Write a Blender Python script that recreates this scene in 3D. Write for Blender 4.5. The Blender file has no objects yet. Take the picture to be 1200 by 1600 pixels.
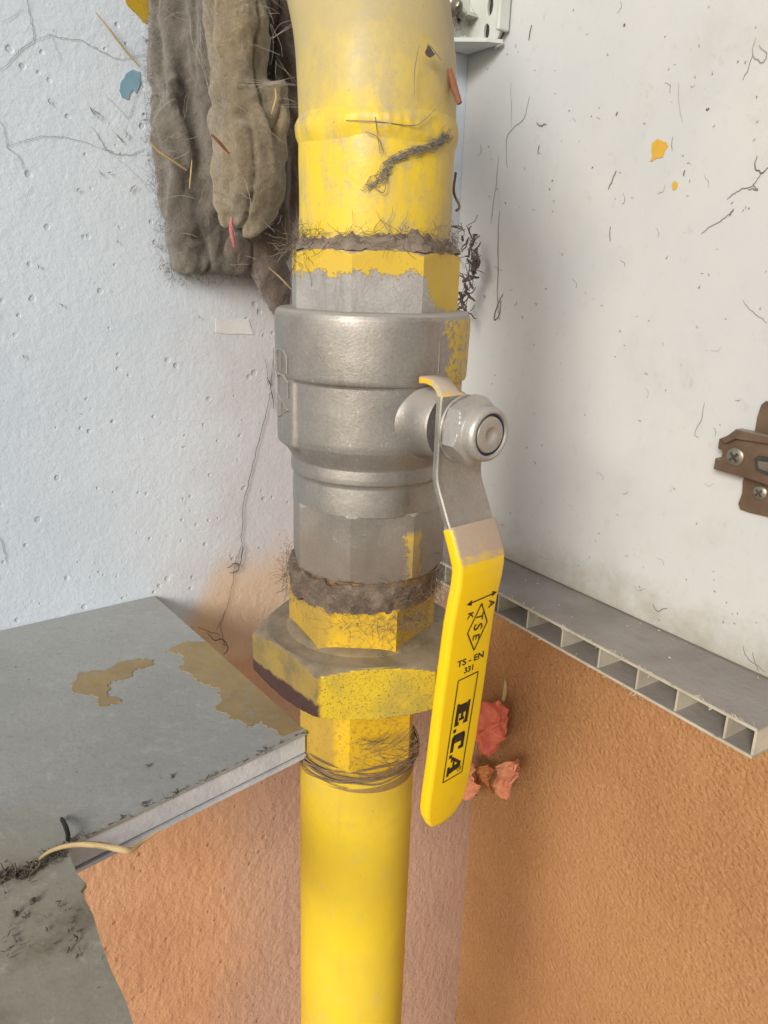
import bpy, bmesh, math, random
from mathutils import Vector, Matrix, noise as mnoise
random.seed(7)
R_ = math.radians
sc = bpy.context.scene
COL = sc.collection

# ------------------------------------------------------------------ camera, world, sun, exposure
F_PX, VPX, VPY = 1204.0, 480.0, 4620.0            # focal length and nadir of the photograph (1200 x 1600)
_d = Vector((VPX - 600, -(VPY - 800), -F_PX)).normalized()
_up = -_d
_fw = Vector((0, 0, -1))
_Y = (_fw - _up * _fw.dot(_up)).normalized()
_X = _Y.cross(_up)
RW = Matrix((_X, _Y, _up))                          # camera -> world
cam_d = bpy.data.cameras.new('camera')
cam = bpy.data.objects.new('camera', cam_d); COL.objects.link(cam)
cam_d.sensor_fit = 'VERTICAL'; cam_d.sensor_height = 36.0; cam_d.lens = 36.0 * F_PX / 1600.0
cam_d.clip_start = 0.01; cam_d.clip_end = 200
cam.matrix_world = RW.to_4x4()
sc.camera = cam

SUN_AZ, SUN_EL = -25.0, 23.0                         # azimuth to the right of straight behind the camera, elevation
sx = math.sin(R_(SUN_AZ)) * math.cos(R_(SUN_EL)); sy = -math.cos(R_(SUN_AZ)) * math.cos(R_(SUN_EL)); sz = math.sin(R_(SUN_EL))
w = bpy.data.worlds.new("World"); sc.world = w; w.use_nodes = True
wn = w.node_tree.nodes; wn.clear()
sky = wn.new('ShaderNodeTexSky'); sky.sky_type = 'NISHITA'; sky.sun_disc = False
sky.sun_elevation = R_(SUN_EL); sky.sun_rotation = math.atan2(sx, sy)
sky.air_density = 1.0; sky.dust_density = 2.0; sky.ozone_density = 1.0
bg = wn.new('ShaderNodeBackground'); bg.inputs['Strength'].default_value = 0.052
wo = wn.new('ShaderNodeOutputWorld')
w.node_tree.links.new(sky.outputs[0], bg.inputs[0]); w.node_tree.links.new(bg.outputs[0], wo.inputs[0])
sun_d = bpy.data.lights.new('sun', 'SUN'); sun_d.energy = 1.5; sun_d.angle = R_(20); sun_d.color = (1.0, 0.965, 0.915)
sun = bpy.data.objects.new('sun', sun_d); COL.objects.link(sun)
sun.rotation_euler = Vector((sx, sy, sz)).to_track_quat('Z', 'Y').to_euler()
sc.view_settings.view_transform = 'Standard'; sc.view_settings.look = 'None'
sc.view_settings.gamma = 1.0; sc.view_settings.use_curve_mapping = False
sc.view_settings.exposure = 1.16
sc.render.engine = 'CYCLES'
sc.cycles.max_bounces = 8; sc.cycles.use_denoising = True

# ------------------------------------------------------------------ measuring helpers (survey of the photograph)
def ray(x, y): return RW @ Vector((x - 600, -(y - 800), -F_PX))
def onY(x, y, Y): r = ray(x, y); return r * (Y / r.y)
def onZ(x, y, Z): r = ray(x, y); return r * (Z / r.z)
def onP(x, y, o, n): r = ray(x, y); return r * (o.dot(n) / r.dot(n))
D = 0.31
AX, AY = -0.0068, D                                 # axis of valve and upper pipe
FLOOR_Z = -0.1956
CORNER = Vector((0.046, 0.5776, FLOOR_Z))
BDIR = Vector((-0.794, -0.608, 0)).normalized()      # along the back wall, to the left
BN = Vector((0.608, -0.794, 0)).normalized()
SDIR = Vector((0.568, -0.823, 0)).normalized()       # along the side panel, toward the camera
SN = Vector((-0.823, -0.568, 0)).normalized()
def onB(x, y, off=0.0): return onP(x, y, CORNER + BN * off, BN)
def onS(x, y, off=0.0): return onP(x, y, CORNER + SN * off, SN)
def B(a, z, off=0.0): return Vector((CORNER.x, CORNER.y, z)) + BDIR * a + BN * off
def S(p, z, off=0.0): return Vector((CORNER.x, CORNER.y, z)) + SDIR * p + SN * off
def zY(y): return onY(580, y, D).z
C2 = onB(735, 1290); C2.z = FLOOR_Z                  # corner of the house walls below the floor
WALL_OFF = (C2 - CORNER).dot(SN)                     # how far the right house wall lies from the panel face
def onR(x, y, off=0.0): return onP(x, y, C2 + SN * off, SN)

# ------------------------------------------------------------------ node helper
class Mat:
    def __init__(s, name, rough=0.6, metal=0.0, spec=0.4):
        s.m = bpy.data.materials.new(name); s.m.use_nodes = True
        s.t = s.m.node_tree; s.t.nodes.clear()
        s.o = s.t.nodes.new('ShaderNodeOutputMaterial'); s.b = s.t.nodes.new('ShaderNodeBsdfPrincipled')
        s.t.links.new(s.b.outputs[0], s.o.inputs[0])
        s.b.inputs['Roughness'].default_value = rough; s.b.inputs['Metallic'].default_value = metal
        s.b.inputs['Specular IOR Level'].default_value = spec
        g = s.t.nodes.new('ShaderNodeNewGeometry'); s.pos = g.outputs['Position']; s.nor = g.outputs['Normal']
        x = s.t.nodes.new('ShaderNodeSeparateXYZ'); s.t.links.new(s.pos, x.inputs[0]); s.x, s.y, s.z = x.outputs
        x = s.t.nodes.new('ShaderNodeSeparateXYZ'); s.t.links.new(s.nor, x.inputs[0]); s.nx, s.ny, s.nz = x.outputs
        s._bump = None
    def put(s, inp, v):
        if isinstance(v, bpy.types.NodeSocket): s.t.links.new(v, inp)
        elif isinstance(v, (tuple, list)) and len(v) == 3 and inp.type == 'RGBA': inp.default_value = (*v, 1)
        else: inp.default_value = v
    def m_(s, op, a, b=0.0, c=0.0, clamp=False):
        n = s.t.nodes.new('ShaderNodeMath'); n.operation = op; n.use_clamp = clamp
        s.put(n.inputs[0], a); s.put(n.inputs[1], b); s.put(n.inputs[2], c); return n.outputs[0]
    def add(s, a, b): return s.m_('ADD', a, b)
    def sub(s, a, b): return s.m_('SUBTRACT', a, b)
    def mul(s, a, b): return s.m_('MULTIPLY', a, b)
    def mx(s, a, b): return s.m_('MAXIMUM', a, b)
    def mn(s, a, b): return s.m_('MINIMUM', a, b)
    def step(s, v, lo, hi, a=0.0, b=1.0):
        n = s.t.nodes.new('ShaderNodeMapRange'); n.interpolation_type = 'SMOOTHSTEP'
        s.put(n.inputs[0], v); s.put(n.inputs[1], lo); s.put(n.inputs[2], hi); s.put(n.inputs[3], a); s.put(n.inputs[4], b)
        return n.outputs[0]
    def mix(s, f, a, b):
        n = s.t.nodes.new('ShaderNodeMix'); n.data_type = 'RGBA'
        s.put(n.inputs[0], f); s.put(n.inputs[6], a); s.put(n.inputs[7], b); return n.outputs[2]
    def scl(s, vec=(1, 1, 1), rot=(0, 0, 0)):
        n = s.t.nodes.new('ShaderNodeMapping'); s.t.links.new(s.pos, n.inputs[0])
        n.inputs['Scale'].default_value = vec; n.inputs['Rotation'].default_value = rot; return n.outputs[0]
    def noise(s, scale, detail=4.0, rough=0.55, vec=None, dist=0.0, off=0.0):
        n = s.t.nodes.new('ShaderNodeTexNoise'); n.noise_dimensions = '4D'
        s.t.links.new(vec or s.pos, n.inputs['Vector']); n.inputs['W'].default_value = off
        n.inputs['Scale'].default_value = scale; n.inputs['Detail'].default_value = detail
        n.inputs['Roughness'].default_value = rough; n.inputs['Distortion'].default_value = dist
        return n.outputs['Fac']
    def vor(s, scale, vec=None, feature='F1', out='Distance', rnd=1.0):
        n = s.t.nodes.new('ShaderNodeTexVoronoi'); n.feature = feature
        s.t.links.new(vec or s.pos, n.inputs['Vector']); n.inputs['Scale'].default_value = scale
        n.inputs['Randomness'].default_value = rnd; return n.outputs[out]
    def az(s, cx=None, cy=None):                    # angle round the pipe axis, 0 = toward the camera, + to the right
        return s.m_('ARCTAN2', s.sub(s.x, AX if cx is None else cx), s.sub(AY if cy is None else cy, s.y))
    def bump(s, h, dist=0.001, strength=1.0):
        n = s.t.nodes.new('ShaderNodeBump'); n.inputs['Strength'].default_value = strength
        n.inputs['Distance'].default_value = dist; s.put(n.inputs['Height'], h)
        if s._bump: s.t.links.new(s._bump, n.inputs['Normal'])
        s._bump = n.outputs[0]; s.t.links.new(s._bump, s.b.inputs['Normal'])
    k = 0.85                                         # overall reflectance
    def col(s, v):
        n = s.t.nodes.new('ShaderNodeMix'); n.data_type = 'RGBA'; n.blend_type = 'MULTIPLY'; n.inputs[0].default_value = 1
        s.put(n.inputs[6], v); n.inputs[7].default_value = (s.k, s.k, s.k, 1)
        s.put(s.b.inputs['Base Color'], n.outputs[2])
    def rough(s, v): s.put(s.b.inputs['Roughness'], v)
    def metal(s, v): s.put(s.b.inputs['Metallic'], v)

DUST = (0.36, 0.305, 0.25); DUST_D = (0.20, 0.165, 0.13)
YEL = (0.80, 0.575, 0.02)

def dusted(m, c, amount=1.0, lo=0.25, hi=0.9, col=DUST):
    k = m.step(m.add(m.nz, m.mul(m.sub(m.noise(180, 5, 0.65), 0.5), 0.55)), lo, hi)
    return m.mix(m.mul(k, amount), c, col), k

def flecks(m, c, scale, thr, col, off=0.0, amt=1.0):
    k = m.step(m.noise(scale, 3, 0.6, off=off), thr, thr + 0.05)
    return m.mix(m.mul(k, amt), c, col)

# --- yellow painted steel
def mat_yellow_pipe(name, dusty=0.0, cx=None):
    m = Mat(name, 0.42, 0, 0.45); m.k = 0.82
    c = m.mix(m.step(m.noise(28, 4), 0.35, 0.7), YEL, (0.74, 0.525, 0.035))
    c = m.mix(m.mul(m.step(m.noise(60, 6, 0.7), 0.5, 0.75), 0.5), c, (0.62, 0.47, 0.15))
    if dusty:
        big = m.step(m.add(m.noise(22, 6, 0.7, off=2), m.step(m.z, 0.03, 0.10, -0.08, 0.16)), 0.46, 0.62)
        c = m.mix(m.mul(big, 0.72 * dusty), c, (0.44, 0.365, 0.18))
        c = m.mix(m.mul(m.step(m.noise(55, 8, 0.78, off=5), 0.50, 0.64), 0.7 * dusty), c, (0.40, 0.345, 0.24))
        c = m.mix(m.mul(m.step(m.noise(240, 6, 0.75, off=15), 0.54, 0.66), 0.55), c, (0.46, 0.37, 0.17))
        up_ = m.step(m.add(m.z, m.mul(m.sub(m.noise(45, 6, 0.7, off=50), 0.5), 0.05)), 0.048, 0.062)
        c = m.mix(m.mul(up_, 0.55), c, m.mix(m.noise(80, 6, 0.7, off=51), (0.50, 0.42, 0.20), (0.36, 0.305, 0.18)))
        br = m.step(m.noise(40, 5, 0.7, m.scl((4, 4, 0.5)), off=19), 0.48, 0.68)
        c = m.mix(m.mul(br, 0.45), c, (0.44, 0.36, 0.19))
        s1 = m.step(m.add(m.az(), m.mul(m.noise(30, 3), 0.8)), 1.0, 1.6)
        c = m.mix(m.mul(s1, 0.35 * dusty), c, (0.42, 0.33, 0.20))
        low = m.step(m.add(m.z, m.mul(m.sub(m.noise(160, 5, 0.7, off=9), 0.5), 0.02)), 0.012, 0.006)
        c = m.mix(m.mul(low, 0.75), c, DUST)
    else:
        low = m.step(m.add(m.z, m.mul(m.sub(m.noise(90, 5, 0.7, off=9), 0.5), 0.05)), -0.245, -0.222)
        c = m.mix(m.mul(low, 0.30), c, (0.40, 0.28, 0.07))
        c = m.mix(m.mul(m.step(m.noise(26, 7, 0.75, off=25), 0.56, 0.70), 0.35), c, (0.60, 0.43, 0.10))
        c = m.mix(m.mul(m.step(m.noise(10, 4, 0.6, off=27), 0.5, 0.7), 0.5), c, (0.84, 0.66, 0.10))
        sc_ = m.step(m.noise(14, 2, 0.5, m.scl((9, 9, 1.4)), off=4), 0.70, 0.74)
        c = m.mix(m.mul(sc_, 0.5), c, (0.80, 0.62, 0.25))
        ch = m.mul(m.step(m.noise(210, 5, 0.7, m.scl((1, 1, 0.5)), off=29), 0.66, 0.68), m.step(m.noise(30, 3, 0.5, off=30), 0.48, 0.58))
        c = m.mix(m.mul(ch, 0.8), c, m.mix(m.noise(90, 2), (0.74, 0.66, 0.42), (0.34, 0.24, 0.09)))
        rs = m.step(m.noise(34, 5, 0.65, m.scl((3, 3, 0.35)), off=33), 0.56, 0.7)
        c = m.mix(m.mul(rs, 0.35), c, (0.55, 0.38, 0.05))
    c = flecks(m, c, 420, 0.70, (0.16, 0.10, 0.05), off=3, amt=0.8)
    c, k = dusted(m, c, 0.9, 0.3, 0.85)
    m.col(c); m.rough(m.step(m.noise(50, 4), 0.3, 0.7, 0.36, 0.6))
    m.bump(m.noise(120, 5, 0.6), 0.0006, 0.5); m.bump(m.noise(900, 3, 0.6), 0.00012, 0.5)
    return m
M_UP = mat_yellow_pipe('dusty_yellow_paint', 1.0)
M_LOW = mat_yellow_pipe('yellow_paint', 0.0)

# --- painted fittings under the valve
def mat_fitting():
    m = Mat('grimy_yellow_paint', 0.5, 0, 0.4)
    c = m.mix(m.step(m.noise(60, 5, 0.6), 0.4, 0.65), (0.70, 0.44, 0.015), (0.56, 0.36, 0.03))
    c = m.mix(m.mul(m.step(m.noise(500, 3, 0.6, off=2), 0.52, 0.62), 0.45), c, (0.26, 0.16, 0.05))
    c = flecks(m, c, 700, 0.64, (0.07, 0.045, 0.03), off=1, amt=0.85)
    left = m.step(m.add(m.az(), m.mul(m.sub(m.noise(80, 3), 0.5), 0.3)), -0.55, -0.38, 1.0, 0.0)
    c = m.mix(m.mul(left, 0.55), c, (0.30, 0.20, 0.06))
    zb = m.add(m.z, m.mul(m.sub(m.noise(120, 6, 0.7, off=31), 0.5), 0.014))
    band = m.mul(m.step(zb, -0.206, -0.212), m.step(zb, -0.228, -0.221))
    c = m.mix(m.mul(band, 0.75), c, (0.17, 0.115, 0.065))
    c, k = dusted(m, c, 0.9, 0.3, 0.8, (0.24, 0.19, 0.13))
    m.col(c); m.bump(m.noise(300, 4, 0.6), 0.0005, 0.5)
    return m
M_FIT = mat_fitting()

def mat_nut():
    m = Mat('half_painted_rusty_nut', 0.5, 0, 0.4)
    c = m.mix(m.step(m.noise(50, 5, 0.6), 0.4, 0.65), (0.64, 0.45, 0.02), (0.42, 0.315, 0.05))
    c = m.mix(m.mul(m.step(m.noise(900, 3, 0.7, off=41), 0.5, 0.62), 0.4), c, (0.28, 0.20, 0.05))
    c = flecks(m, c, 1100, 0.58, (0.12, 0.085, 0.035), off=1, amt=0.75)
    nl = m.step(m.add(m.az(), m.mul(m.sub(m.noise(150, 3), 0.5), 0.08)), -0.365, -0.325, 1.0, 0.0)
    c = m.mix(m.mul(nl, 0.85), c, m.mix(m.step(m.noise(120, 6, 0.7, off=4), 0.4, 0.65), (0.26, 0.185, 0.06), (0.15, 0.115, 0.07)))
    zz = m.add(m.z, m.mul(m.sub(m.noise(220, 5, 0.65), 0.5), 0.006))
    zz = m.add(zz, m.mul(m.az(), -0.0012))
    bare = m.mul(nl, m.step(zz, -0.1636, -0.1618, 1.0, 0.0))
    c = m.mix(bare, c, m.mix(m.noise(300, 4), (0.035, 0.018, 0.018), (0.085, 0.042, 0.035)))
    c, k = dusted(m, c, 0.95, 0.38, 0.95, m.mix(m.step(m.noise(70, 6, 0.7, off=9), 0.4, 0.65), (0.27, 0.215, 0.15), (0.17, 0.135, 0.09)))
    m.col(c); m.bump(m.noise(300, 4, 0.6), 0.0005, 0.5)
    return m
M_NUT = mat_nut()

# --- nickel plated valve body
def mat_metal(name, base=(0.43, 0.405, 0.37), paint=None):
    m = Mat(name, 0.46, 0.7, 0.5); m.k = 0.76
    c = m.mix(m.step(m.noise(45, 5, 0.6), 0.35, 0.7), base, tuple(v * 0.80 for v in base))
    st = m.step(m.noise(30, 5, 0.65, m.scl((2.2, 2.2, 0.5)), off=3), 0.55, 0.72)
    c = m.mix(m.mul(st, 0.6), c, (0.16, 0.14, 0.118))
    c = m.mix(m.mul(m.step(m.noise(900, 2, 0.6, off=16), 0.35, 0.65), 0.25), c, tuple(v * 0.5 for v in base))
    c = m.mix(m.mul(m.step(m.noise(420, 3, 0.7, off=6), 0.62, 0.7), 0.4), c, (0.72, 0.70, 0.66))
    c = flecks(m, c, 500, 0.70, (0.09, 0.075, 0.06), off=8, amt=0.7)
    pm = None
    if paint: pm = paint(m)
    dk = m.step(m.add(m.nz, m.mul(m.sub(m.noise(200, 5, 0.65), 0.5), 0.5)), 0.15, 0.8)
    if pm is not None:
        yc = m.mix(m.noise(90, 4), (0.74, 0.50, 0.02), (0.62, 0.43, 0.07))
        c = m.mix(pm, c, yc); m.bump(pm, 0.00025, 0.8)
    c = m.mix(m.mul(dk, 0.8), c, (0.36, 0.33, 0.295))
    if name.endswith('lower_collar'):
        ld = m.step(m.add(m.z, m.mul(m.sub(m.noise(90, 6, 0.7, off=60), 0.5), 0.03)), -0.092, -0.112)
        c = m.mix(m.mul(ld, 0.7), c, (0.20, 0.155, 0.115))
        dk = m.mx(dk, m.mul(ld, 0.7))
    m.col(c)
    met = m.mul(0.70, m.sub(1.0, m.m_('MULTIPLY', dk, 0.9)))
    if pm is not None: met = m.mul(met, m.sub(1.0, pm))
    m.metal(met); m.rough(m.step(m.noise(70, 4), 0.3, 0.7, 0.40, 0.58))
    m.bump(m.noise(1100, 3, 0.7), 0.00013, 0.8); m.bump(m.noise(140, 4, 0.5), 0.0004, 0.35)
    return m
def paint_body(m):
    a = m.az(); n = m.add(m.sub(m.noise(170, 6, 0.75, off=12), 0.5), m.mul(m.sub(m.noise(650, 5, 0.75, off=23), 0.5), 0.7))
    k = m.mul(m.step(m.add(a, m.mul(n, 0.9)), 0.80, 0.9), m.step(m.add(m.z, m.mul(n, 0.02)), -0.050, -0.046))
    k = m.mul(k, m.step(m.noise(420, 4, 0.7, off=2), 0.60, 0.52))
    return m.mul(k, m.step(m.z, -0.016, -0.018))
def paint_top(m):
    a = m.az(); n = m.add(m.sub(m.noise(130, 6, 0.75, off=21), 0.5), m.mul(m.sub(m.noise(650, 5, 0.75, off=22), 0.5), 0.55))
    k = m.step(m.add(m.add(m.z, m.mul(n, 0.020)), m.mul(m.step(a, 0.5, 0.95), 0.0125)), -0.0026, -0.0018)
    return m.mul(k, m.step(m.noise(500, 4, 0.7, off=4), 0.70, 0.62))
def paint_bottom(m):
    a = m.az(); n = m.add(m.sub(m.noise(150, 6, 0.75, off=33), 0.5), m.mul(m.sub(m.noise(700, 5, 0.75, off=22), 0.5), 0.9)); aa = m.add(a, m.mul(n, 0.35))
    k = m.mul(m.step(aa, 0.50, 0.54), m.step(aa, 0.80, 0.76))
    return m.mul(k, m.mul(m.step(m.z, -0.124, -0.118), m.step(m.z, -0.096, -0.100)))
M_BODY = mat_metal('nickel_plated_casting', paint=paint_body)
M_TOP = mat_metal('nickel_plated_collar_with_yellow_paint', base=(0.60, 0.58, 0.55), paint=paint_top)
M_BOT = mat_metal('nickel_plated_lower_collar', base=(0.42, 0.385, 0.345), paint=paint_bottom)
M_STEEL = mat_metal('zinc_plated_steel', base=(0.62, 0.60, 0.55))

def simple(name, c1, c2, scale=60, rough=0.6, metal=0.0, bump=0.0, bscale=200, dust=0.0):
    m = Mat(name, rough, metal)
    c = m.mix(m.step(m.noise(scale, 5, 0.6), 0.35, 0.68), c1, c2)
    if dust: c, k = dusted(m, c, dust)
    m.col(c)
    if bump: m.bump(m.noise(bscale, 4, 0.6), bump, 0.7)
    return m

def mat_plate():
    m = mat_metal('dusty_zinc_lever_plate', base=(0.50, 0.475, 0.43))
    return m
M_PLATE = mat_plate()
def mat_tab():
    m = Mat('worn_yellow_on_steel', 0.5)
    c = m.mix(m.step(m.noise(160, 5, 0.7), 0.50, 0.56), (0.72, 0.45, 0.015), (0.50, 0.42, 0.31))
    c, k = dusted(m, c, 0.95, 0.1, 0.5, (0.42, 0.36, 0.29)); m.col(c); m.bump(m.noise(400, 3), 0.0003, 0.5)
    return m
M_TAB = mat_tab()
def mat_sleeve():
    m = Mat('yellow_vinyl_sleeve', 0.36, 0, 0.5)
    c = m.mix(m.step(m.noise(40, 4), 0.35, 0.7), (0.84, 0.56, 0.004), (0.80, 0.52, 0.006))
    n = m.sub(m.noise(260, 5, 0.7), 0.5)
    k = m.step(m.add(m.nz, m.mul(n, 0.30)), 0.16, 0.36)
    c = m.mix(m.mul(k, 0.95), c, m.mix(m.noise(500, 3), (0.44, 0.35, 0.285), (0.37, 0.29, 0.235)))
    low = m.mul(m.step(m.z, -0.175, -0.21), m.step(m.noise(80, 6, 0.7, off=7), 0.50, 0.68))
    c = m.mix(m.mul(low, 0.40), c, (0.45, 0.33, 0.06))
    c = flecks(m, c, 600, 0.73, (0.20, 0.13, 0.05), off=8, amt=0.7)
    m.col(c); m.rough(m.add(0.34, m.mul(k, 0.5))); m.bump(m.noise(150, 3), 0.0003, 0.3)
    return m
M_SLEEVE = mat_sleeve()
def mat_ink():
    m = Mat('black_print', 0.5)
    m.col(m.mix(m.step(m.noise(700, 4, 0.7), 0.60, 0.68), (0.016, 0.015, 0.013), (0.42, 0.29, 0.02))); return m
M_INK = mat_ink()
M_NYLON = simple('blue_nylon', (0.02, 0.025, 0.09), (0.03, 0.03, 0.07), 300, 0.5)
M_WIRE = simple('rusty_binding_wire', (0.115, 0.07, 0.035), (0.24, 0.15, 0.065), 200, 0.9, 0, 0.0003, 800, 0.4)

# --- walls
def mat_backwall():
    m = Mat('painted_plaster', 0.75, 0, 0.25); m.k = 0.92
    white = m.mix(m.step(m.noise(7, 5, 0.6), 0.35, 0.7), (0.62, 0.69, 0.765), (0.56, 0.635, 0.715))
    zz = m.add(m.z, m.mul(m.sub(m.noise(16, 4, 0.6, off=3), 0.5), 0.05))
    zz = m.add(zz, m.step(m.x, -0.150, -0.095, 0.075, 0.0))
    cream = m.mix(m.noise(25, 5), (0.74, 0.56, 0.36), (0.66, 0.50, 0.33))
    orange = m.mix(m.step(m.noise(12, 5, 0.6), 0.35, 0.7), (0.62, 0.36, 0.21), (0.54, 0.295, 0.165))
    orange = m.mix(m.mul(m.step(m.noise(45, 6, 0.7, off=5), 0.5, 0.75), 0.4), orange, (0.56, 0.345, 0.225))
    c = m.mix(m.step(zz, -0.205, -0.165), cream, white)
    c = m.mix(m.step(m.add(m.z, m.mul(m.sub(m.noise(60, 4, 0.6, off=6), 0.5), 0.02)), -0.262, -0.250), orange, c)
    # pits of the plaster
    v = m.vor(120); r = m.step(m.noise(70, 2, off=8), 0.36, 0.70, 0.0, 0.30)
    pit = m.step(v, m.mul(r, 0.45), r, 1.0, 0.0)
    pit = m.mul(pit, m.step(r, 0.02, 0.05))
    pc = m.mix(m.step(zz, -0.26, -0.25), (0.30, 0.13, 0.06), (0.42, 0.46, 0.50))
    c = m.mix(m.mul(pit, 0.36), c, pc)
    c = m.mix(m.mul(m.step(m.noise(380, 3, 0.6, off=11), 0.68, 0.74), 0.55), c, (0.22, 0.2, 0.19))
    # cobweb grime at the top
    gr = m.step(m.add(m.noise(9, 6, 0.7, off=13), m.step(m.z, 0.0, 0.2, -0.08, 0.10)), 0.55, 0.8)
    c = m.mix(m.mul(gr, 0.35), c, (0.46, 0.44, 0.38))
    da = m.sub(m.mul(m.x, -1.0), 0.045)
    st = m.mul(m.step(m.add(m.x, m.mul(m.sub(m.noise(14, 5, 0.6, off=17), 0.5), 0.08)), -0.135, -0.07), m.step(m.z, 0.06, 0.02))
    c = m.mix(m.mul(st, 0.5), c, (0.42, 0.335, 0.30))  # soft brown shade beside and behind the pipe, painted into the wall colour
    m.col(c)
    vert = m.noise(60, 3, 0.5, m.scl((2.2, 2.2, 0.9)))
    low = m.step(m.z, -0.19, -0.24)
    m.bump(m.add(m.noise(70, 5, 0.6), m.mul(m.noise(320, 4, 0.65), 0.7)), 0.0010, 0.6)
    m.bump(m.mul(m.add(vert, m.noise(210, 4, 0.6, off=41)), low), 0.0016, 0.7)
    m.bump(m.mul(pit, -1.0), 0.0007, 0.6)
    return m
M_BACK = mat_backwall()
def mat_stucco():
    m = Mat('orange_stucco', 0.85, 0, 0.2); m.k = 0.70
    c = m.mix(m.step(m.noise(10, 5, 0.6), 0.35, 0.7), (0.50, 0.265, 0.115), (0.44, 0.225, 0.095))
    c = m.mix(m.mul(m.step(m.noise(190, 5, 0.7, off=2), 0.5, 0.72), 0.5), c, (0.60, 0.36, 0.175))
    c = m.mix(m.mul(m.step(m.noise(6, 5, 0.6, off=4), 0.50, 0.72), 0.35), c, (0.40, 0.20, 0.115))
    c = m.mix(m.mul(m.step(m.noise(600, 3, 0.6, off=14), 0.56, 0.68), 0.35), c, (0.74, 0.48, 0.26))
    m.col(c)
    g = m.add(m.noise(300, 3, 0.55), m.mul(m.m_('SUBTRACT', 1.0, m.vor(380, feature='SMOOTH_F1')), 0.45))
    m.bump(g, 0.0023, 0.9); m.bump(m.noise(28, 4, 0.5), 0.004, 0.4)
    return m
M_STUC = mat_stucco()
def mat_panel():
    m = Mat('white_melamine', 0.45, 0, 0.4); m.k = 0.70
    c = m.mix(m.step(m.noise(6, 5, 0.6), 0.35, 0.7), (0.70, 0.705, 0.68), (0.63, 0.65, 0.655))
    c = m.mix(m.mul(m.step(m.noise(60, 6, 0.75, off=2), 0.55, 0.75), 0.22), c, (0.45, 0.41, 0.33))
    c = m.mix(m.mul(m.step(m.noise(330, 4, 0.6, off=3), 0.68, 0.74), 0.55), c, (0.22, 0.19, 0.14))
    st = m.step(m.noise(40, 5, 0.7, m.scl((3, 3, 0.8)), off=5), 0.66, 0.74)
    c = m.mix(m.mul(st, 0.35), c, (0.30, 0.28, 0.22))
    sm = m.mul(m.step(m.noise(16, 7, 0.72, off=9), 0.50, 0.72), m.step(m.x, 0.07, 0.17))
    c = m.mix(m.mul(sm, 0.30), c, (0.46, 0.43, 0.36))
    c = m.mix(m.mul(m.step(m.noise(120, 6, 0.75, off=10), 0.56, 0.70), 0.22), c, (0.34, 0.31, 0.26))
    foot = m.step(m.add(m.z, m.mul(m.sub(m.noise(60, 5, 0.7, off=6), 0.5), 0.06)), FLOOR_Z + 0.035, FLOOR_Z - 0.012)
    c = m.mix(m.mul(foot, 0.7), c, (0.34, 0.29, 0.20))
    m.col(c); m.bump(m.noise(40, 3), 0.0006, 0.3); m.bump(m.noise(500, 3), 0.0001, 0.5)
    return m
M_PANEL = mat_panel()
def mat_floor():
    m = Mat('dusty_grey_board', 0.7, 0, 0.25); m.k = 0.98
    c = m.mix(m.step(m.noise(9, 5, 0.6), 0.3, 0.7), (0.33, 0.335, 0.32), (0.27, 0.275, 0.255))
    c = m.mix(m.mul(m.step(m.noise(50, 7, 0.75, off=2), 0.52, 0.72), 0.5), c, (0.40, 0.40, 0.385))
    near = m.step(m.add(m.y, m.mul(m.sub(m.noise(18, 4, 0.6, off=4), 0.5), 0.08)), 0.245, 0.205)
    c = m.mix(m.mul(near, 0.72), c, (0.235, 0.215, 0.145))
    st = m.mul(near, m.step(m.noise(24, 6, 0.7, off=6), 0.46, 0.66))
    c = m.mix(m.mul(st, 0.7), c, (0.105, 0.078, 0.045))
    c = m.mix(m.mul(m.step(m.noise(420, 5, 0.75, off=12), 0.5, 0.66), 0.35), c, (0.19, 0.185, 0.17))
    c = m.mix(m.mul(m.step(m.noise(150, 6, 0.75, off=14), 0.54, 0.68), 0.35), c, (0.44, 0.44, 0.42))
    scr = m.step(m.noise(60, 3, 0.6, m.scl((0.25, 6, 1), (0, 0, 0.6)), off=18), 0.68, 0.72)
    c = m.mix(m.mul(scr, 0.3), c, (0.46, 0.46, 0.44))
    c = flecks(m, c, 300, 0.68, (0.06, 0.05, 0.04), off=8, amt=0.8)
    m.col(c); m.bump(m.noise(180, 5, 0.65), 0.0006, 0.5)
    return m
M_FLOOR = mat_floor()
M_CORE = simple('white_board_core', (0.66, 0.68, 0.70), (0.52, 0.55, 0.58), 80, 0.7, 0, 0.0006, 300)
M_SKIN = simple('grey_skin_edge', (0.34, 0.35, 0.33), (0.24, 0.24, 0.22), 120, 0.7, 0, 0.0005, 300)
def mat_tan():
    m = Mat('tan_paint_patch', 0.65)
    c = m.mix(m.step(m.noise(60, 5, 0.6), 0.35, 0.68), (0.36, 0.26, 0.12), (0.29, 0.21, 0.10))
    c = m.mix(m.mul(m.step(m.noise(200, 7, 0.78, off=3), 0.53, 0.60), 0.75), c, (0.285, 0.28, 0.255))
    m.col(c); m.bump(m.noise(250, 4, 0.6), 0.0004, 0.7); return m
M_TAN = mat_tan()
M_LEDGE = simple('dusty_ledge_skin', (0.345, 0.31, 0.275), (0.27, 0.24, 0.21), 25, 0.85, 0, 0.0006, 300)
M_RIB = simple('cream_plastic_rib', (0.52, 0.48, 0.38), (0.40, 0.36, 0.28), 60, 0.6, 0, 0.0004, 300)
M_BRACKET = simple('pale_grey_plastic', (0.60, 0.625, 0.58), (0.50, 0.53, 0.48), 40, 0.5, 0, 0.0003, 300, 0.4)
M_BRONZE = simple('dusty_bronze_plating', (0.17, 0.115, 0.075), (0.24, 0.17, 0.115), 60, 0.42, 0.55, 0.0003, 300, 0.8)
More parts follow.
